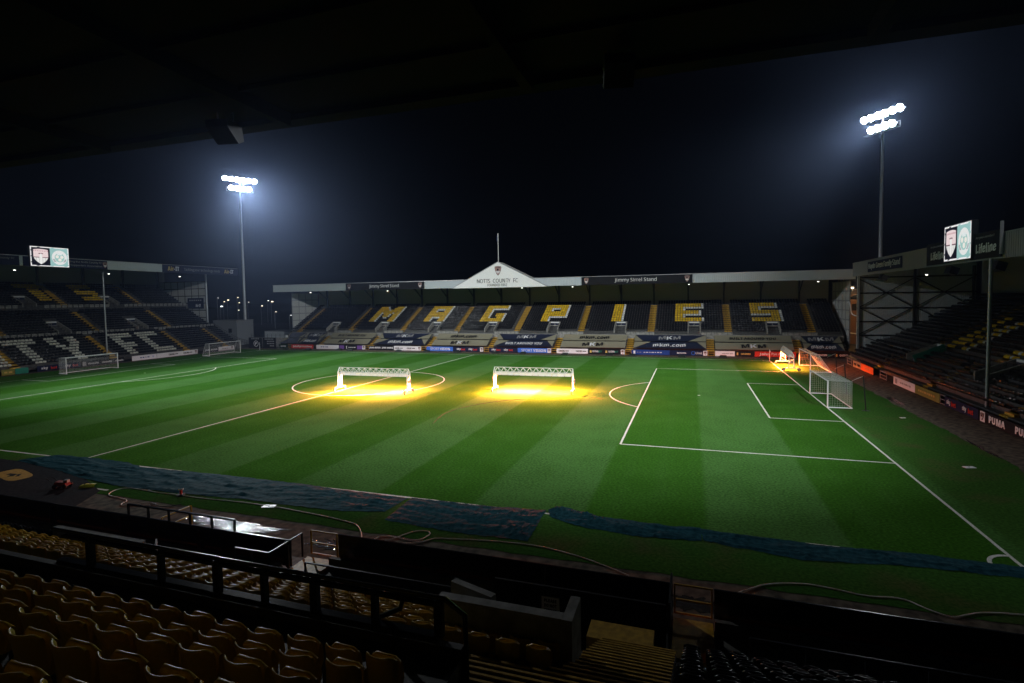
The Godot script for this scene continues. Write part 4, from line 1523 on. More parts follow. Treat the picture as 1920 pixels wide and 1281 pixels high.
	box(h, "window", Vector3(-1.6, 7.6, 3.03), Vector3(1.2, 1.4, 0.08), M.print_black)
	box(h, "door", Vector3(1.8, 1.1, 3.03), Vector3(1.0, 2.2, 0.08), M.print_navy)
	street_light("white street lamp seen in the gap beside the right end stand", Vector3(67.4, 11.5, -58.0), M.street_bulb, 0.3)
	var ol := OmniLight3D.new()
	ol.name = "street_light_glow"
	ol.position = Vector3(68.1, 11.1, -58.0)
	ol.light_color = lin(Color(1.0, 0.5, 0.15))
	ol.light_energy = 40.0
	ol.light_size = 0.3
	ol.omni_range = 80.0
	ol.omni_attenuation = 2.0
	ol.shadow_enabled = true
	add_child(ol)
	var cp := thing("entrance_canopy", "low pale canopy in the gap between far stand and right end stand", "canopy", "", Vector3(66.0, 0, -46.0))
	box(cp, "canopy_roof", Vector3(0, 3.4, 0), Vector3(4.2, 0.14, 4.0), M.panel_white, Basis(Vector3.BACK, -0.12))
	for e in [-1.0, 1.0]:
		rod(cp, "post", Vector3(e * 1.8, 0, 1.7), Vector3(e * 1.8, 3.4 - e * 0.2, 1.7), 0.06, M.white_paint)
		rod(cp, "post", Vector3(e * 1.8, 0, -1.7), Vector3(e * 1.8, 3.4 - e * 0.2, -1.7), 0.06, M.white_paint)


# ---------------------------------------------------------------- goals
func net(parent: Node, called: String, a: Vector3, b: Vector3, c: Vector3, d: Vector3, step: float, w: float, sag := 0.0) -> void:
	# a panel of knotted cords between four corners
	var st := SurfaceTool.new()
	st.begin(Mesh.PRIMITIVE_TRIANGLES)
	st.set_smooth_group(-1)
	var nu := maxi(2, roundi(a.distance_to(b) / step))
	var nv := maxi(2, roundi(a.distance_to(d) / step))
	var hang := func(u: float, v: float) -> Vector3:
		var p := a.lerp(b, u).lerp(d.lerp(c, u), v)
		return p + Vector3(0, -sag * sin(PI * u) * sin(PI * v), 0)
	for i in nu + 1:
		for k in 4:
			add_strand(st, hang.call(float(i) / nu, k / 4.0), hang.call(float(i) / nu, (k + 1) / 4.0), w)
	for j in nv + 1:
		for k in 4:
			add_strand(st, hang.call(k / 4.0, float(j) / nv), hang.call((k + 1) / 4.0, float(j) / nv), w)
	part(parent, called, done(st), M.net_cord if M.has("net_cord") else mat("net_cord", Color(0.7, 0.71, 0.7), 0.6))


func goal(label: String, at: Vector3, side: float, depth: float, slant: bool) -> void:
	# the mouth faces the pitch; side is +1 at the right end
	var g := thing("football_goal", label, "goal", "football goals", at)
	g.scale.x = 1.0
	var hw := 3.66
	var r := 0.06
	var top := 2.44
	var back := side * depth
	var cap := side * (0.9 if slant else depth)
	for z in [-hw, hw]:
		rod(g, "post", Vector3(0, 0, z), Vector3(0, top + r, z), r, M.white_paint)
		rod(g, "ground_bar", Vector3(0, 0.05, z), Vector3(back, 0.05, z), 0.05, M.white_paint)
		if slant:
			rod(g, "top_stay", Vector3(0, top, z), Vector3(cap, top - 0.02, z), 0.03, M.white_paint)
			rod(g, "back_stay", Vector3(cap, top - 0.02, z), Vector3(back, 0.06, z), 0.025, M.white_paint)
	rod(g, "crossbar", Vector3(0, top, -hw), Vector3(0, top, hw), r, M.white_paint)
	rod(g, "ground_bar", Vector3(back, 0.05, -hw), Vector3(back, 0.05, hw), 0.05, M.white_paint)
	var w := 0.0052 if at.x > 0 else 0.006
	var step := 0.2
	var ba := Vector3(back, 0.05, -hw)
	var bb := Vector3(back, 0.05, hw)
	var ta := Vector3(cap, top - 0.03, -hw)
	var tb := Vector3(cap, top - 0.03, hw)
	net(g, "rear_net", ta, tb, bb, ba, step, w)
	net(g, "top_net", Vector3(0, top, -hw), Vector3(0, top, hw), tb, ta, step, w, 0.1)
	for z in [-hw, hw]:
		net(g, "side_net", Vector3(0, top, z), Vector3(cap, top - 0.03, z), Vector3(back, 0.05, z), Vector3(0, 0.05, z), step, w)


func goals() -> void:
	goal("white goal standing on the right goal line with a square box net", Vector3(HALF_L, 0, 0), 1.0, 1.95, false)
	goal("white goal standing on the left goal line before the dark stand", Vector3(-HALF_L, 0, 0), -1.0, 1.7, false)
	goal("spare portable goal with slanted net behind the right goal line near the far corner", Vector3(53.7, 0, -23.7), 1.0, 2.5, true)
	goal("spare portable goal with slanted net near the far left corner", Vector3(-51.0, 0, -24.7), -1.0, 1.8, true)
	# black uprights that hold the right goal's net up
	for q in [[53.3, 4.3, "nearest black net pole standing behind the right goal"], [53.9, -4.0, "black net pole behind the far post of the right goal"], [55.7, -15.2, "farthest black net pole, between the two right-hand goals"]]:
		var p := thing("net_pole", q[2], "pole", "black net poles", Vector3(q[0], 0, q[1]))
		rod(p, "upright", Vector3.ZERO, Vector3(-0.25, 3.1, 0.05), 0.05, M.steel_black)
		rod(p, "foot", Vector3(-0.3, 0.03, 0), Vector3(0.3, 0.03, 0), 0.03, M.steel_black)
		part(p, "net_line", tube([Vector3(-0.25, 3.05, 0.05), Vector3(-0.7, 2.75, -0.3), Vector3(-1.0, 2.52, -0.5)], 0.012, 4), M.white_paint)
	for q in [[HALF_L, -HALF_W, "white flag pole at the far right corner of the pitch"], [-HALF_L, -HALF_W, "white flag pole at the far left corner of the pitch"], [HALF_L + 0.03, HALF_W, "white flag pole at the near right corner of the pitch"]]:
		if q[1] > 0:
			continue
		var p := thing("corner_flag", q[2], "corner flag", "corner flags", Vector3(q[0], 0, q[1]))
		rod(p, "staff", Vector3.ZERO, Vector3(0, 1.75, 0), 0.03, M.white_paint)
		part(p, "flag", smooth_grid([[Vector3(0.02, 1.72, 0), Vector3(0.06, 1.62, 0.06), Vector3(0.1, 1.5, 0.05)], [Vector3(0.02, 1.4, 0), Vector3(0.07, 1.3, 0.07), Vector3(0.09, 1.2, 0.02)]]), M.white_paint)
	# pitch-side exit posts by the far left corner
	for q in [[-46.6, -36.8, 2.8, "thin post with a square sign at the far left corner boards"]]:
		var p := thing("sign_post", q[3], "sign", "", Vector3(q[0], 0, q[1]))
		rod(p, "post", Vector3.ZERO, Vector3(0, q[2], 0), 0.05, M.steel_black)
		box(p, "plate", Vector3(0, q[2], 0.06), Vector3(0.6, 0.5, 0.03), M.white_paint)


# ---------------------------------------------------------------- grow-light rigs
func rig(label: String, at: Vector3, turn: float, length: float, power: float) -> void:
	var g := thing("grow_light_rig", label, "lighting rig", "wheeled grow light rigs on the grass", at, turn)
	var h := length / 2.0
	var ty := 2.15
	# triangular lattice beam
	var st := st_new()
	add_bar(st, Vector3(-h, ty, -0.3), Vector3(h, ty, -0.3), 0.055)
	add_bar(st, Vector3(-h, ty, 0.3), Vector3(h, ty, 0.3), 0.055)
	add_bar(st, Vector3(-h, ty + 0.54, 0), Vector3(h, ty + 0.54, 0), 0.055)
	part(g, "beam_chords", done(st), M.rig_white)
	var n := 12
	for i in n:
		var a := lerpf(-h, h, float(i) / n)
		var b := lerpf(-h, h, float(i + 1) / n)
		var m := (a + b) / 2
		var w := st_new()
		for z in [-0.3, 0.3]:
			add_bar(w, Vector3(a, ty, z), Vector3(m, ty + 0.54, 0), 0.032)
			add_bar(w, Vector3(m, ty + 0.54, 0), Vector3(b, ty, z), 0.032)
		part(g, "lattice_brace", done(w), M.rig_white)
	# twelve lamp boxes slung under the beam
	for i in 12:
		var x := lerpf(-h + 0.5, h - 0.5, i / 11.0)
		var l := Node3D.new()
		l.name = "lamp"
		l.position = Vector3(x, ty - 0.2, 0)
		g.add_child(l, true)
		var hood := st_new()
		var W := length / 12.0 * 0.43
		var p := [Vector3(-W, 0.13, -0.26), Vector3(W, 0.13, -0.26), Vector3(W, 0.13, 0.26), Vector3(-W, 0.13, 0.26), Vector3(-W, -0.09, -0.34), Vector3(W, -0.09, -0.34), Vector3(W, -0.09, 0.34), Vector3(-W, -0.09, 0.34)]
		quad(hood, p[3], p[2], p[1], p[0])
		quad(hood, p[7], p[6], p[2], p[3])
		quad(hood, p[5], p[4], p[0], p[1])
		quad(hood, p[6], p[5], p[1], p[2])
		quad(hood, p[4], p[7], p[3], p[0])
		part(l, "lamp_hood", done(hood), M.rig_white)
		rod(l, "lamp_tube", Vector3(-W * 0.7, -0.02, 0), Vector3(W * 0.7, -0.02, 0), 0.05, M.grow_lamp)
	# legs on wheeled feet
	for e in [-1.0, 1.0]:
		var leg := st_new()
		for z in [-0.28, 0.28]:
			add_bar(leg, Vector3(e * h, ty + 0.02, z), Vector3(e * h, 0.42, z * 1.25), 0.1)
		for k in 4:
			var y0 := 0.45 + k * 0.42
			add_bar(leg, Vector3(e * h, y0, 0.34), Vector3(e * h, y0 + 0.42, -0.32), 0.05)
		add_bar(leg, Vector3(e * h, ty + 0.54, 0), Vector3(e * (h + 0.02), ty, -0.3), 0.06)
		add_bar(leg, Vector3(e * h, ty + 0.54, 0), Vector3(e * (h + 0.02), ty, 0.3), 0.06)
		part(g, "leg", done(leg), M.rig_white)
		box(g, "axle_beam", Vector3(e * h, 0.4, 0), Vector3(0.12, 0.1, 1.9), M.rig_white)
		box(g, "control_box", Vector3(e * (h + 0.14), 1.35, 0), Vector3(0.16, 0.4, 0.3), M.steel_grey)
		for z in [-0.95, 0.95]:
			var wheel := Node3D.new()
			wheel.name = "wheel"
			wheel.position = Vector3(e * h, 0.22, z)
			g.add_child(wheel, true)
			var ty2 := TorusMesh.new()
			ty2.inner_radius = 0.11
			ty2.outer_radius = 0.22
			ty2.rings = 18
			ty2.ring_segments = 8
			part(wheel, "tyre", ty2, M.rubber, Transform3D(Basis(Vector3.BACK, PI / 2), Vector3.ZERO))
			rod(wheel, "rim", Vector3(-0.04, 0, 0), Vector3(0.04, 0, 0), 0.13, M.galvanised)
			rod(wheel, "fork", Vector3(0, 0, 0), Vector3(0, 0.2, 0), 0.03, M.rig_white)
	var al := AreaLight3D.new()
	al.name = "grow_light"
	al.area_size = Vector2(length - 0.8, 0.5)
	al.light_color = lin(Color(1.0, 0.175, 0.05))
	al.light_energy = power
	al.area_normalize_energy = true
	al.area_range = 40.0
	al.area_attenuation = 2.0
	al.shadow_enabled = true
	g.add_child(al)
	al.transform = Transform3D(Basis(Vector3.RIGHT, -PI / 2), Vector3(0, ty - 0.32, 0))


func rigs() -> void:
	mat("rig_white", Color(0.75, 0.74, 0.7), 0.4)
	rig("white grow light rig glowing over the centre circle", Vector3(4.4, 0, 6.0), 0.02, 8.9, 7200.0)
	rig("white grow light rig glowing between centre circle and right penalty arc", Vector3(22.1, 0, 2.1), 0.03, 8.9, 7200.0)
	rig("grow light rig seen end-on beside the spare goal at the right goal line", Vector3(51.7, 0, -25.1), PI / 2 - 0.03, 8.3, 900.0)


# ---------------------------------------------------------------- advertising boards
func board(label: String, xf: Transform3D, w: float, base: String, prints: Array, h := 0.88, group := "pitchside advertising boards") -> void:
	# xf: middle of the board's foot, z facing the pitch. prints: [words, centre (share of width), width share, height share, ink, style]
	var o := thing("advertising_board", label, "advertising board", group)
	o.transform = xf
	box(o, "panel", Vector3(0, h / 2 + 0.04, 0), Vector3(w - 0.02, h, 0.05), M[base])
	for e in [-1.0, 1.0]:
		box(o, "stay", Vector3(e * (w / 2 - 0.3), h * 0.4, -0.14), Vector3(0.05, h * 0.8, 0.22), M.steel_black)
	for p in prints:
		if p[0] is Color:
			continue
		if p[0] == "#crest":
			box(o, "crest_plate", Vector3((p[1] - 0.5) * w, h / 2 + 0.04, 0.028), Vector3(0.66, h * 0.92, 0.02), M.print_white)
			crest(o, Vector3((p[1] - 0.5) * w, h / 2 + 0.04, 0.06), h * 0.66)
		elif p[0] == "#block":
			box(o, "printed_block", Vector3((p[1] - 0.5) * w, h / 2 + 0.04, 0.028), Vector3(p[2] * w, h * p[3], 0.02), M[p[4]])
		elif p[0] == "#bar":
			# print too small to read in the photograph: a row of short dashes
			var n := maxi(2, int(p[2] * w / 0.45))
			for k in n:
				box(o, "printed_dash", Vector3((p[1] - 0.5) * w + ((k + 0.5) / n - 0.5) * p[2] * w, h / 2 + 0.04, 0.03), Vector3(p[2] * w / n * (0.62 + 0.25 * sin(k * 2.7)), h * p[3] * 0.6, 0.012), M[p[4]])
		else:
			lettering(o, p[0], p[2] * w, p[3] * h, Transform3D(Basis(), Vector3((p[1] - 0.5) * w, h / 2 + 0.04, 0.05)), M[p[4]], p[5] if p.size() > 5 else "bold")


func far_boards() -> void:
	var list := [
		[-49.8, -47.4, "print_green", [["QUINN", 0.45, 0.6, 0.4, "print_white"]], "short dark green board at the left end of the far touchline"],
		[-46.5, -40.6, "print_red", [["JohnPye Auctions", 0.5, 0.86, 0.6, "print_white", "bold"]], "red board with white lettering towards the left of the far touchline"],
		[-39.8, -33.95, "print_white", [["#bar", 0.36, 0.34, 0.36, "print_deep_blue"], ["#bar", 0.74, 0.3, 0.06, "print_grey"]], "white board with small blue print left on the far touchline"],
		[-33.9, -27.3, "print_black", [["#block", 0.11, 0.18, 0.9, "print_purple"], ["#block", 0.8, 0.2, 0.9, "print_purple"], ["I", 0.3, 0.04, 0.6, "print_white"], ["#bar", 0.5, 0.28, 0.32, "print_white"], ["#crest", 0.95, 0, 0, ""]], "black board with purple blocks and a white crest plate on the far touchline"],
		[-26.4, -20.35, "print_black", [["JAKE BUGG", 0.25, 0.45, 0.5, "print_white", "bold heavy"], ["JAKE BUGG", 0.75, 0.45, 0.5, "print_white", "bold heavy"]], "black board with one white name printed twice on the far touchline"],
		[-20.3, -14.0, "print_white", [["CARLING", 0.12, 0.17, 0.36, "print_black"], ["#block", 0.28, 0.1, 0.16, "print_black"], ["CARLING", 0.57, 0.17, 0.36, "print_black"], ["#block", 0.73, 0.1, 0.16, "print_black"], ["#crest", 0.94, 0, 0, ""]], "white board with black print and a crest left of the halfway line"],
		[-12.7, -6.8, "print_blue", [["SPORT", 0.32, 0.34, 0.55, "print_white", "regular"], ["VISION", 0.7, 0.38, 0.55, "print_white", "bold"]], "bright blue board left of the halfway line"],
		[-6.75, -0.2, "print_navy", [["sky", 0.19, 0.13, 0.6, "print_white"], ["bet", 0.34, 0.13, 0.5, "print_red"], ["sky", 0.58, 0.13, 0.6, "print_white"], ["bet", 0.73, 0.13, 0.5, "print_red"], ["#crest", 0.94, 0, 0, ""]], "navy board with white and red words and a crest just left of halfway"],
		[0.95, 6.85, "print_navy", [["sky", 0.17, 0.14, 0.6, "print_white"], ["bet", 0.34, 0.14, 0.5, "print_red"], ["sky", 0.6, 0.14, 0.6, "print_white"], ["bet", 0.77, 0.14, 0.5, "print_red"]], "navy board with white and red words just right of halfway"],
		[6.9, 13.55, "print_blue", [["SPORT", 0.28, 0.33, 0.55, "print_white", "regular"], ["VISION", 0.66, 0.38, 0.55, "print_white", "bold"], ["#crest", 0.94, 0, 0, ""]], "bright blue board with a crest at its end right of halfway"],
		[14.6, 20.55, "print_white", [["CARLING", 0.17, 0.2, 0.36, "print_black"], ["#block", 0.34, 0.11, 0.16, "print_black"], ["CARLING", 0.72, 0.2, 0.36, "print_black"], ["#block", 0.89, 0.11, 0.16, "print_black"]], "white board with black print behind the second grow light rig"],
		[20.6, 27.3, "print_black", [["#block", 0.07, 0.05, 0.5, "print_gold"], ["QUINN", 0.2, 0.16, 0.42, "print_white"], ["BET", 0.33, 0.09, 0.34, "print_teal"], ["#block", 0.5, 0.05, 0.5, "print_gold"], ["QUINN", 0.64, 0.16, 0.42, "print_white"], ["BET", 0.77, 0.09, 0.34, "print_teal"], ["#crest", 0.94, 0, 0, ""]], "black board with gold squares and a crest right of the second rig"],
		[28.45, 35.1, "print_deep_blue", [["#block", 0.08, 0.05, 0.6, "print_white"], ["#bar", 0.2, 0.14, 0.24, "print_grey"], ["#bar", 0.56, 0.5, 0.24, "print_white"], ["#bar", 0.52, 0.22, 0.05, "print_grey"]], "deep blue board with small white print at the penalty area's left edge"],
		[35.15, 41.3, "print_navy", [["Bet Karma.", 0.32, 0.26, 0.34, "print_white"], ["O", 0.63, 0.1, 0.75, "print_blue", "regular"], ["UKAE", 0.78, 0.18, 0.42, "print_white", "regular"], ["#crest", 0.95, 0, 0, ""]], "navy board with a blue ring and a crest beyond the penalty area"],
		[42.6, 45.75, "print_white", [["#bar", 0.62, 0.5, 0.28, "print_grey"], ["#bar", 0.62, 0.6, 0.2, "print_grey"]], "short white board with faint grey print beyond the penalty area"],
		[45.8, 48.8, "print_black", [["#block", 0.12, 0.08, 0.5, "print_gold"], ["HAINES", 0.55, 0.5, 0.3, "print_gold"], ["GROUP LTD", 0.55, 0.5, 0.2, "print_gold"]], "short black board with gold print left of the long red one"],
		[48.85, 55.1, "print_red", [["John", 0.24, 0.26, 0.6, "print_white", "bold"], ["Pye Auctions", 0.66, 0.5, 0.6, "print_white", "regular"]], "long red board behind the far right corner flag"],
		[57.5, 62.8, "print_black", [["#block", 0.08, 0.06, 0.5, "print_gold"], ["QUINN", 0.28, 0.22, 0.42, "print_white"], ["BET", 0.46, 0.1, 0.34, "print_teal"], ["#block", 0.64, 0.06, 0.5, "print_gold"], ["QUINN", 0.84, 0.22, 0.42, "print_white"]], "black board with gold squares at the right end of the far touchline"],
	]
	for b in list:
		var w: float = b[1] - b[0]
		board(b[4], Transform3D(Basis(), Vector3((b[0] + b[1]) / 2, -0.01, -37.9)), w, b[2], b[3])
	# small yellow-framed gates between boards
	for x in [-47.0, -27.0, -13.4, 0.4, 14.1, 27.9, 41.95, 56.3]:
		var g := thing("pitchside_gate", "small yellow barrier gate, %s from the left on the far touchline" % row_word([-47.0, -27.0, -13.4, 0.4, 14.1, 27.9, 41.95, 56.3].find(x)), "gate", "yellow gates between far boards", Vector3(x, -0.01, -38.0))
		for y in [0.1, 0.5, 0.9]:
			box(g, "gate_bar", Vector3(0, y, 0), Vector3(0.95, 0.06, 0.05), M.yellow_paint)
		for e in [-1.0, 1.0]:
			box(g, "gate_post", Vector3(e * 0.5, 0.48, 0), Vector3(0.07, 0.95, 0.07), M.yellow_paint)
	# dark padded floor boxes along the far touchline
	var spots := [-46.25, -40.2, -32.5, -29.6, -18.0, -11.7, -4.9, 2.9, 8.6, 16.7, 24.8, 28.8, 37.2, 43.8, 50.0]
	for i in spots.size():
		var o := thing("floor_box", "dark padded box on the far track, %s from the left" % row_word(i), "floor box", "dark floor boxes along the far touchline", Vector3(spots[i], -0.012, -35.9 + 0.2 * sin(i * 2.3)), rng.randf_range(-0.12, 0.12))
		var st := st_new()
		var p := [Vector3(-0.65, 0, 0.4), Vector3(0.65, 0, 0.4), Vector3(0.65, 0, -0.35), Vector3(-0.65, 0, -0.35), Vector3(-0.55, 0.2, 0.25), Vector3(0.55, 0.2, 0.25), Vector3(0.5, 0.38, -0.3), Vector3(-0.5, 0.38, -0.3)]
		quad(st, p[0], p[1], p[5], p[4])
		quad(st, p[4], p[5], p[6], p[7])
		quad(st, p[1], p[2], p[6], p[5])
		quad(st, p[3], p[0], p[4], p[7])
		quad(st, p[2], p[3], p[7], p[6])
		part(o, "body", done(st), M.dark_box)
		box(o, "strap", Vector3(0.2, 0.2, 0.27), Vector3(0.06, 0.3, 0.05), M.rubber, Basis(Vector3.RIGHT, -0.6))


func side_boards() -> void:
	# left end: x = -58.4, facing +x; u = -z
	var kop := [
		[-7.4, -5.8, "print_olive", [["#bar", 0.5, 0.7, 0.5, "print_gold"]], "olive board at the picture's left edge below the left stand"],
		[-5.75, -4.1, "print_teal", [["#bar", 0.5, 0.7, 0.5, "print_teal"]], "teal board beside the olive one below the left stand"],
		[-3.0, 0.3, "print_navy", [["sky", 0.3, 0.26, 0.6, "print_white"], ["bet", 0.68, 0.26, 0.5, "print_red"]], "navy board left of the left goal"],
		[0.35, 3.1, "print_navy", [["sky", 0.3, 0.28, 0.6, "print_white"], ["bet", 0.7, 0.28, 0.5, "print_red"]], "navy board seen through the left goal's near half"],
		[3.2, 10.0, "print_black", [["#block", 0.06, 0.08, 0.8, "print_grey"], ["viamallo", 0.26, 0.24, 0.36, "print_white"], ["viamallo", 0.58, 0.24, 0.36, "print_white"], ["viamallo", 0.88, 0.2, 0.36, "print_white"]], "long black board seen through the left goal"],
		[11.4, 16.0, "print_white", [["#bar", 0.5, 0.4, 0.36, "print_deep_blue"], ["|", 0.84, 0.02, 0.4, "print_blue"]], "white board with blue print right of the left goal"],
		[16.05, 24.6, "print_white", [["CARLING", 0.34, 0.14, 0.36, "print_black"], ["#block", 0.46, 0.07, 0.16, "print_black"], ["CARLING", 0.7, 0.14, 0.36, "print_black"], ["#block", 0.82, 0.07, 0.16, "print_black"], ["#crest", 0.95, 0, 0, ""]], "long white board between the two left goals"],
		[26.0, 29.5, "print_black", [["JAKE BUGG", 0.5, 0.86, 0.5, "print_white", "bold heavy"]], "black board seen through the spare left goal"],
		[29.6, 33.6, "print_white", [["#crest", 0.85, 0, 0, ""], ["#bar", 0.4, 0.4, 0.34, "print_grey"]], "short white board seen through the spare left goal's far end"],
	]
	for b in kop:
		var w: float = b[1] - b[0]
		board(b[4], Transform3D(Basis(Vector3.UP, PI / 2), Vector3(-58.3, -0.01, -(b[0] + b[1]) / 2)), w, b[2], b[3])
	var fam := [
		[-27.6, -24.0, "print_cream", [["PUMA", 0.3, 0.3, 0.36, "print_black", "bold heavy"], ["PUMA", 0.75, 0.3, 0.36, "print_black", "bold heavy"]], "cream board nearest the far right corner behind the goals"],
		[-23.9, -19.0, "print_orange", [["#bar", 0.5, 0.4, 0.34, "print_cream"]], "orange board behind the spare right goal"],
		[-12.1, -6.2, "print_white", [["#block", 0.14, 0.1, 0.6, "print_grey"], ["#bar", 0.58, 0.5, 0.34, "print_grey"], ["#bar", 0.5, 0.6, 0.05, "print_grey"]], "white board facing the right goal from the end track"],
		[-6.15, -0.6, "print_olive", [["#bar", 0.48, 0.7, 0.36, "print_gold"]], "olive green board right of the white one on the right end track"],
		[0.4, 6.2, "print_navy", [["sky", 0.14, 0.12, 0.6, "print_white"], ["bet", 0.3, 0.14, 0.5, "print_red"], ["sky", 0.62, 0.12, 0.6, "print_white"], ["bet", 0.8, 0.14, 0.5, "print_red"]], "navy board below the dark seats of the right end stand"],
		[6.25, 16.0, "print_black", [["#crest", 0.06, 0, 0, ""], ["PUMA", 0.27, 0.22, 0.6, "print_white", "bold heavy"], ["PUMA", 0.62, 0.22, 0.6, "print_white", "bold heavy"]], "long black board with a crest at the picture's right edge"],
	]
	for b in fam:
		var w: float = b[1] - b[0]
		board(b[4], Transform3D(Basis(Vector3.UP, -PI / 2), Vector3(60.6, -0.01, (b[0] + b[1]) / 2)), w, b[2], b[3])
	for q in [[-29.6, "white framed gate in the far right corner beside the cream board"], [-15.6, "white framed gate between the orange and white boards at the right end"], [-0.1, "white framed gate between olive and navy boards at the right end"]]:
		var g := thing("track_gate", q[1], "gate", "white gates along the right end track", Vector3(60.65, -0.01, q[0]), -PI / 2)
		for y in [0.1, 0.5, 0.9]:
			box(g, "gate_bar", Vector3(0, y, 0), Vector3(0.95 if q[0] > -10 else 2.2, 0.05, 0.05), M.steel_grey)
		for e in [-1.0, 1.0]:
			box(g, "gate_post", Vector3(e * (0.5 if q[0] > -10 else 1.1), 0.48, 0), Vector3(0.06, 0.95, 0.06), M.steel_grey)


# ---------------------------------------------------------------- covers, hoses and small things by the near touchline
func cover(label: String, top: Array, low: Array, sd: int, fold: float) -> void:
	# a crumpled sheet between two edges given as (x, z) lists
	var n := 150
	var m := 26
	var a := []
	var b := []
	for k in [0, 1]:
		var src: Array = top if k == 0 else low
		var pts := []
		for p in src:
			pts.append(Vector3(p[0], 0, p[1]))
		var c := Curve3D.new()
		for p in pts:
			c.add_point(p)
		for i in n + 1:
			var q := c.sample_baked(c.get_baked_length() * i / n)
			if k == 0:
				a.append(q)
			else:
				b.append(q)
	var big := FastNoiseLite.new()
	big.seed = sd
	big.frequency = 0.5
	big.fractal_type = FastNoiseLite.FRACTAL_RIDGED
	big.fractal_octaves = 3
	var small := FastNoiseLite.new()
	small.seed = sd + 9
	small.frequency = 2.2
	small.fractal_type = FastNoiseLite.FRACTAL_RIDGED
	small.fractal_octaves = 3
	var edge := FastNoiseLite.new()
	edge.seed = sd + 3
	edge.frequency = 0.9
	var rows := []
	for j in m + 1:
		var t := float(j) / m
		var row := []
		for i in n + 1:
			var p: Vector3 = a[i].lerp(b[i], t)
			var ex := edge.get_noise_2d(p.x * 1.3, t * 3.0)
			p.z += 0.10 * ex
			p.x += 0.06 * edge.get_noise_2d(p.z * 2.0, i * 0.05 + 40.0)
			var rim := minf(minf(t, 1.0 - t) * 7.0, minf(i, n - i) / 6.0)
			var patch := smoothstep(-0.1, 0.5, edge.get_noise_2d(p.x * 0.45 + 90.0, p.z * 0.8))
			var long_fold := maxf(0.0, big.get_noise_2d(p.x * 0.35, p.z * 2.6 + 0.35 * sin(p.x * 1.3)) - 0.25)
			var crease := maxf(0.0, small.get_noise_2d(p.x * 0.8 + p.z * 0.7, p.z * 0.9 - p.x * 0.4) - 0.1)
			var hgt := (long_fold * 0.12 + crease * 0.13 * patch + 0.01 * (1.0 + edge.get_noise_2d(p.x * 3.0, p.z * 3.0))) * fold
			p.y = 0.012 + hgt * (0.25 + 0.75 * clampf(rim, 0.0, 1.0))
			row.append(p)
		rows.append(row)
	var o := part(self, "pitch_cover", smooth_grid(rows), M.tarpaulin)
	tag(o, label, "pitch cover", "dark sheets laid along the near touchline")


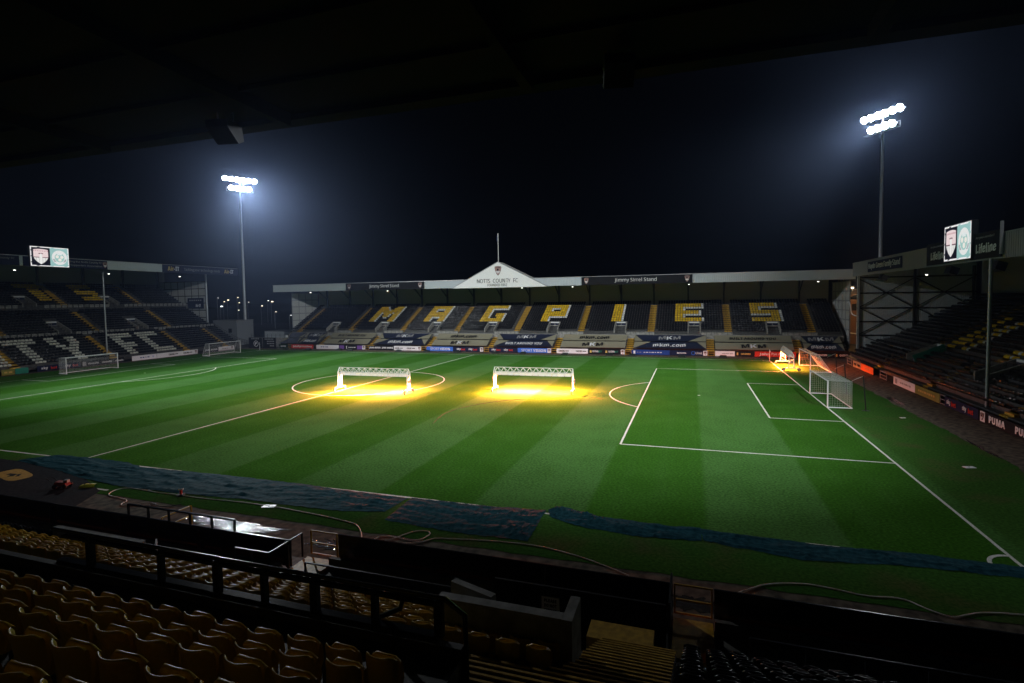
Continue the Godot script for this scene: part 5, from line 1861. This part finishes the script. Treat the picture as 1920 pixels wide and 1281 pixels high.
func covers_and_hoses() -> void:
	var t := mat("tarpaulin", Color(0.022, 0.05, 0.075), 0.6)
	t.metallic_specular = 0.06
	speckle(t, 61, 0.6, Color(0.008, 0.04, 0.052), Color(0.022, 0.078, 0.098), 0.02, 4, 0.5)
	cover("long crumpled blue-grey sheet at the left end of the near touchline", [[-4.0, 34.0], [-2.8, 32.6], [0.0, 32.5], [3.85, 32.6], [5.5, 33.0], [11.3, 32.8], [17.5, 32.8], [22.5, 33.0], [24.7, 33.05]], [[-3.9, 34.3], [0.5, 34.8], [4.1, 35.5], [7.9, 35.9], [12.0, 35.8], [16.6, 35.5], [19.9, 35.5], [22.4, 35.4], [24.5, 34.9]], 71, 1.0)
	cover("wide square sheet spread in the middle of the near touchline", [[24.85, 32.95], [28.6, 32.9], [32.0, 32.6]], [[25.0, 35.7], [28.6, 36.0], [32.1, 35.9]], 72, 0.7)
	cover("narrow bunched sheet right of the square one on the near touchline", [[32.1, 32.5], [32.6, 31.95], [34.5, 32.6], [37.6, 32.75], [39.1, 32.62]], [[32.3, 33.2], [33.0, 33.6], [34.2, 33.95], [36.6, 34.2], [39.1, 33.9]], 73, 1.2)
	cover("narrow folded sheet reaching the near right corner", [[39.05, 32.7], [41.8, 32.85], [43.9, 32.95], [46.3, 32.75], [48.5, 32.75], [51.5, 32.8]], [[39.2, 33.9], [41.8, 34.3], [42.9, 34.5], [46.4, 33.9], [50.0, 33.75], [51.8, 33.8]], 74, 0.9)
	var hoses := [
		["white hose snaking along the turf edge at the left of the near touchline", [[12.3, 37.4], [11.1, 37.85], [10.75, 37.7], [10.6, 37.36], [10.1, 37.2], [9.06, 37.1], [8.6, 36.9], [8.36, 36.3], [9.0, 35.95], [11.2, 36.03], [12.3, 36.0], [14.2, 36.0], [16.5, 35.87], [19.0, 35.9], [21.4, 36.1], [23.0, 36.3], [24.05, 36.55], [24.7, 37.1], [25.1, 37.6]]],
		["looped white hose beside the middle cover sheet", [[25.7, 37.6], [25.8, 37.27], [26.1, 37.12], [26.6, 37.15], [27.1, 37.2], [27.6, 37.07], [27.76, 36.7], [27.77, 36.4], [27.5, 36.25], [27.05, 36.37], [26.7, 36.85], [26.5, 37.27], [26.2, 37.6]]],
		["white hose running right from the loop to the near hoarding", [[27.0, 37.6], [27.8, 37.2], [28.1, 36.87], [28.4, 36.73], [30.1, 36.4], [31.75, 36.23], [33.15, 36.3], [34.55, 36.65], [35.45, 37.0], [36.5, 37.5]]],
		["thin white hose curving along the near right turf edge", [[40.2, 37.6], [40.7, 37.15], [41.3, 36.7], [42.4, 36.35], [43.2, 36.37], [44.3, 36.56], [45.4, 36.45], [46.0, 36.9], [46.5, 37.15], [47.0, 36.9], [47.6, 36.6], [48.7, 36.4], [52.0, 36.1]]],
	]
	mat("hose_white", Color(0.78, 0.76, 0.7), 0.45)
	for h in hoses:
		var pts := []
		for p in h[1]:
			pts.append(Vector3(p[0], 0.026, p[1]))
		var o := part(self, "hose", tube(curve(pts, 0.15), 0.022, 8), M.hose_white)
		tag(o, h[0], "hose", "white hoses by the near touchline")
	for q in [["thin dark power cable trailing from the second rig across the grass", [[26.4, 3.0], [24.6, 5.0], [22.4, 6.2], [20.5, 7.6], [18.9, 9.6], [17.7, 12.4], [17.5, 14.8], [18.2, 18.0]]], ["thin dark power cable beside the right end of the second rig", [[26.6, 2.4], [27.6, 3.4], [29.0, 3.6], [30.2, 4.4]]]]:
		var pts := []
		for p in q[1]:
			pts.append(Vector3(p[0], 0.016, p[1]))
		tag(part(self, "power_cable", tube(curve(pts, 0.25), 0.016, 6), M.rubber), q[0], "cable", "power cables of the rigs")
	# standing water
	var water := mat("puddle_water", Color(0.03, 0.028, 0.025), 0.06)
	water.heightmap_enabled = true
	water.heightmap_scale = 1.0
	water.heightmap_texture = ImageTexture.create_from_image(noise_image(256, 0.06, 4, 91))
	water.uv1_triplanar = true
	water.uv1_world_triplanar = true
	water.uv1_scale = Vector3(0.5, 0.8, 1.3)
	var n := FastNoiseLite.new()
	n.seed = 44
	n.frequency = 0.6
	for q in [[18.4, 38.05, 2.7, 0.42, 0.03, "long shining puddle on the near track left of the gate"], [24.6, 38.4, 1.2, 0.42, 0.0, "small puddle behind the left yellow gate"], [38.7, 38.6, 1.0, 0.4, 0.0, "small puddle behind the right yellow gate"], [56.6, 15.6, 0.42, 3.2, 0.0, "narrow puddle at the turf edge of the right end track"], [57.3, -1.5, 0.3, 2.0, 0.0, "thin puddle along the turf edge near the right goal"]]:
		var pts := PackedVector2Array()
		for i in 120:
			var a := TAU * i / 120.0
			var r := 1.0 + 0.8 * n.get_noise_2d(cos(a) * 5.0 + q[0], sin(a) * 5.0 + q[1])
			pts.append(Vector2(q[0] + cos(a) * q[2] * r, q[1] + sin(a) * q[3] * r + q[4] * cos(a) * q[2]))
		var o := part(self, "puddle", sheet(pts, -0.006), water)
		tag(o, q[5], "puddle", "", "structure")


func small_things() -> void:
	# dark matting of the technical area with a printed badge
	var mm := mat("matting", Color(0.016, 0.015, 0.017), 0.9)
	mm.metallic_specular = 0.15
	speckle(mm, 81, 0.5, Color(0.011, 0.01, 0.012), Color(0.026, 0.025, 0.028), 0.03, 4, 0.2)
	var mt := part(self, "matting", sheet(PackedVector2Array([Vector2(-12, 34.2), Vector2(-2.0, 34.3), Vector2(4.0, 35.3), Vector2(7.6, 36.7), Vector2(9.8, 40.4), Vector2(-12, 40.4)]), 0.005), mm)
	tag(mt, "black matting of the technical area at the near left", "matting", "", "structure")
	var bd := thing("mat_badge", "rounded yellow badge printed on the black matting", "printed badge", "", Vector3(-0.6, 0.009, 36.2), -0.25)
	var pts := PackedVector2Array()
	for i in 40:
		var a := TAU * i / 40.0
		pts.append(Vector2(1.5 * signf(cos(a)) * absf(cos(a)) ** 0.5, 0.62 * signf(sin(a)) * absf(sin(a)) ** 0.6))
	part(bd, "badge_field", sheet(pts, 0.0), M.yellow_paint)
	for q in [[-0.2, 0.05, 0.7, 0.22, 0.3], [0.35, -0.1, 0.5, 0.16, -0.5], [0.1, 0.15, 0.3, 0.3, 0.9]]:
		box(bd, "printed_bird", Vector3(q[0], 0.003, q[1]), Vector3(q[2], 0.004, q[3]), M.print_black, Basis(Vector3.UP, q[4]))
	line_mark(mt, "mat_line", -12.0, -2.4, 34.35, 34.35)
	line_mark(mt, "mat_line", 6.3, 7.9, 36.5, 36.5)
	# red kit: a small mower-like roller with handle
	var r := thing("red_machine", "small red and black groundsman's machine on the dark matting", "machine", "", Vector3(4.9, 0.01, 36.9), 0.4)
	r.scale = Vector3.ONE * 0.72
	var body := st_new()
	var p := [Vector3(-0.5, 0.18, 0.3), Vector3(0.5, 0.18, 0.3), Vector3(0.5, 0.18, -0.3), Vector3(-0.5, 0.18, -0.3), Vector3(-0.38, 0.52, 0.22), Vector3(0.3, 0.42, 0.22), Vector3(0.3, 0.42, -0.22), Vector3(-0.38, 0.52, -0.22)]
	quad(body, p[0], p[1], p[5], p[4])
	quad(body, p[1], p[2], p[6], p[5])
	quad(body, p[2], p[3], p[7], p[6])
	quad(body, p[3], p[0], p[4], p[7])
	quad(body, p[4], p[5], p[6], p[7])
	quad(body, p[3], p[2], p[1], p[0])
	part(r, "body", done(body), M.machine_red)
	for e in [-1.0, 1.0]:
		for z in [-0.32, 0.32]:
			rod(r, "wheel", Vector3(e * 0.36, 0.16, z - 0.04), Vector3(e * 0.36, 0.16, z + 0.04), 0.16, M.rubber)
	box(r, "engine", Vector3(0.32, 0.5, 0), Vector3(0.26, 0.2, 0.3), M.steel_grey)
	part(r, "handle", tube([Vector3(-0.4, 0.4, 0.25), Vector3(-0.95, 0.8, 0.25), Vector3(-0.95, 0.8, -0.25), Vector3(-0.4, 0.4, -0.25)], 0.02), M.steel_black)
	var y := thing("yellow_bag", "small yellow folded bag on the dark matting beside the red machine", "bag", "", Vector3(6.2, 0.01, 36.4), 0.5)
	part(y, "body", smooth_grid([[Vector3(-0.4, 0, -0.2), Vector3(0, 0.02, -0.24), Vector3(0.4, 0, -0.2)], [Vector3(-0.36, 0.12, -0.1), Vector3(0, 0.16, -0.1), Vector3(0.36, 0.1, -0.1)], [Vector3(-0.36, 0.12, 0.1), Vector3(0, 0.15, 0.12), Vector3(0.36, 0.1, 0.1)], [Vector3(-0.4, 0, 0.2), Vector3(0, 0.01, 0.24), Vector3(0.4, 0, 0.2)]]), mat("bag_yellow", Color(0.5, 0.5, 0.03), 0.5))
	part(y, "strap", tube(curve([Vector3(-0.2, 0.13, 0.05), Vector3(0, 0.24, 0.06), Vector3(0.2, 0.12, 0.05)], 0.05), 0.015), M.rubber)
	var sp := thing("hose_sprinkler", "small red and white sprinkler on the hose beside the left cover", "sprinkler", "", Vector3(12.65, 0.0, 35.98))
	rod(sp, "base", Vector3(0, 0, 0), Vector3(0, 0.08, 0), 0.2, M.rubber)
	rod(sp, "stem", Vector3(0, 0.08, 0), Vector3(0.02, 0.3, 0), 0.06, M.print_red)
	rod(sp, "nozzle", Vector3(-0.1, 0.3, 0), Vector3(0.18, 0.38, 0), 0.035, M.white_paint)
	var cpl := thing("hose_coupling", "dark hose coupling lying at the hose's left end on the track", "coupling", "", Vector3(12.6, -0.005, 37.35))
	rod(cpl, "coupler", Vector3(-0.25, 0.06, 0), Vector3(0.15, 0.06, 0.04), 0.05, M.steel_grey)
	part(cpl, "tail_hose", tube(curve([Vector3(0.15, 0.05, 0.04), Vector3(0.6, 0.04, 0.1), Vector3(1.0, 0.04, -0.1), Vector3(1.3, 0.04, -0.4)], 0.1), 0.025), M.rubber)
	for q in [[18.46, 35.9, 0.32, "white square plate lying on the turf below the left cover"], [54.2, 19.95, 0.3, "white plate lying on the turf beyond the right goal line"], [55.3, 6.6, 0.2, "small white plate on the turf behind the right goal"]]:
		var o := thing("turf_plate", q[3], "plate", "white plates lying on the turf", Vector3(q[0], 0.004, q[1]), 0.3)
		box(o, "lid", Vector3(0, 0.015, 0), Vector3(q[2] * 2, 0.03, q[2]), M.white_paint)
		rod(o, "lid_ring", Vector3(0, 0.03, 0), Vector3(0, 0.045, 0), 0.05, M.steel_grey)
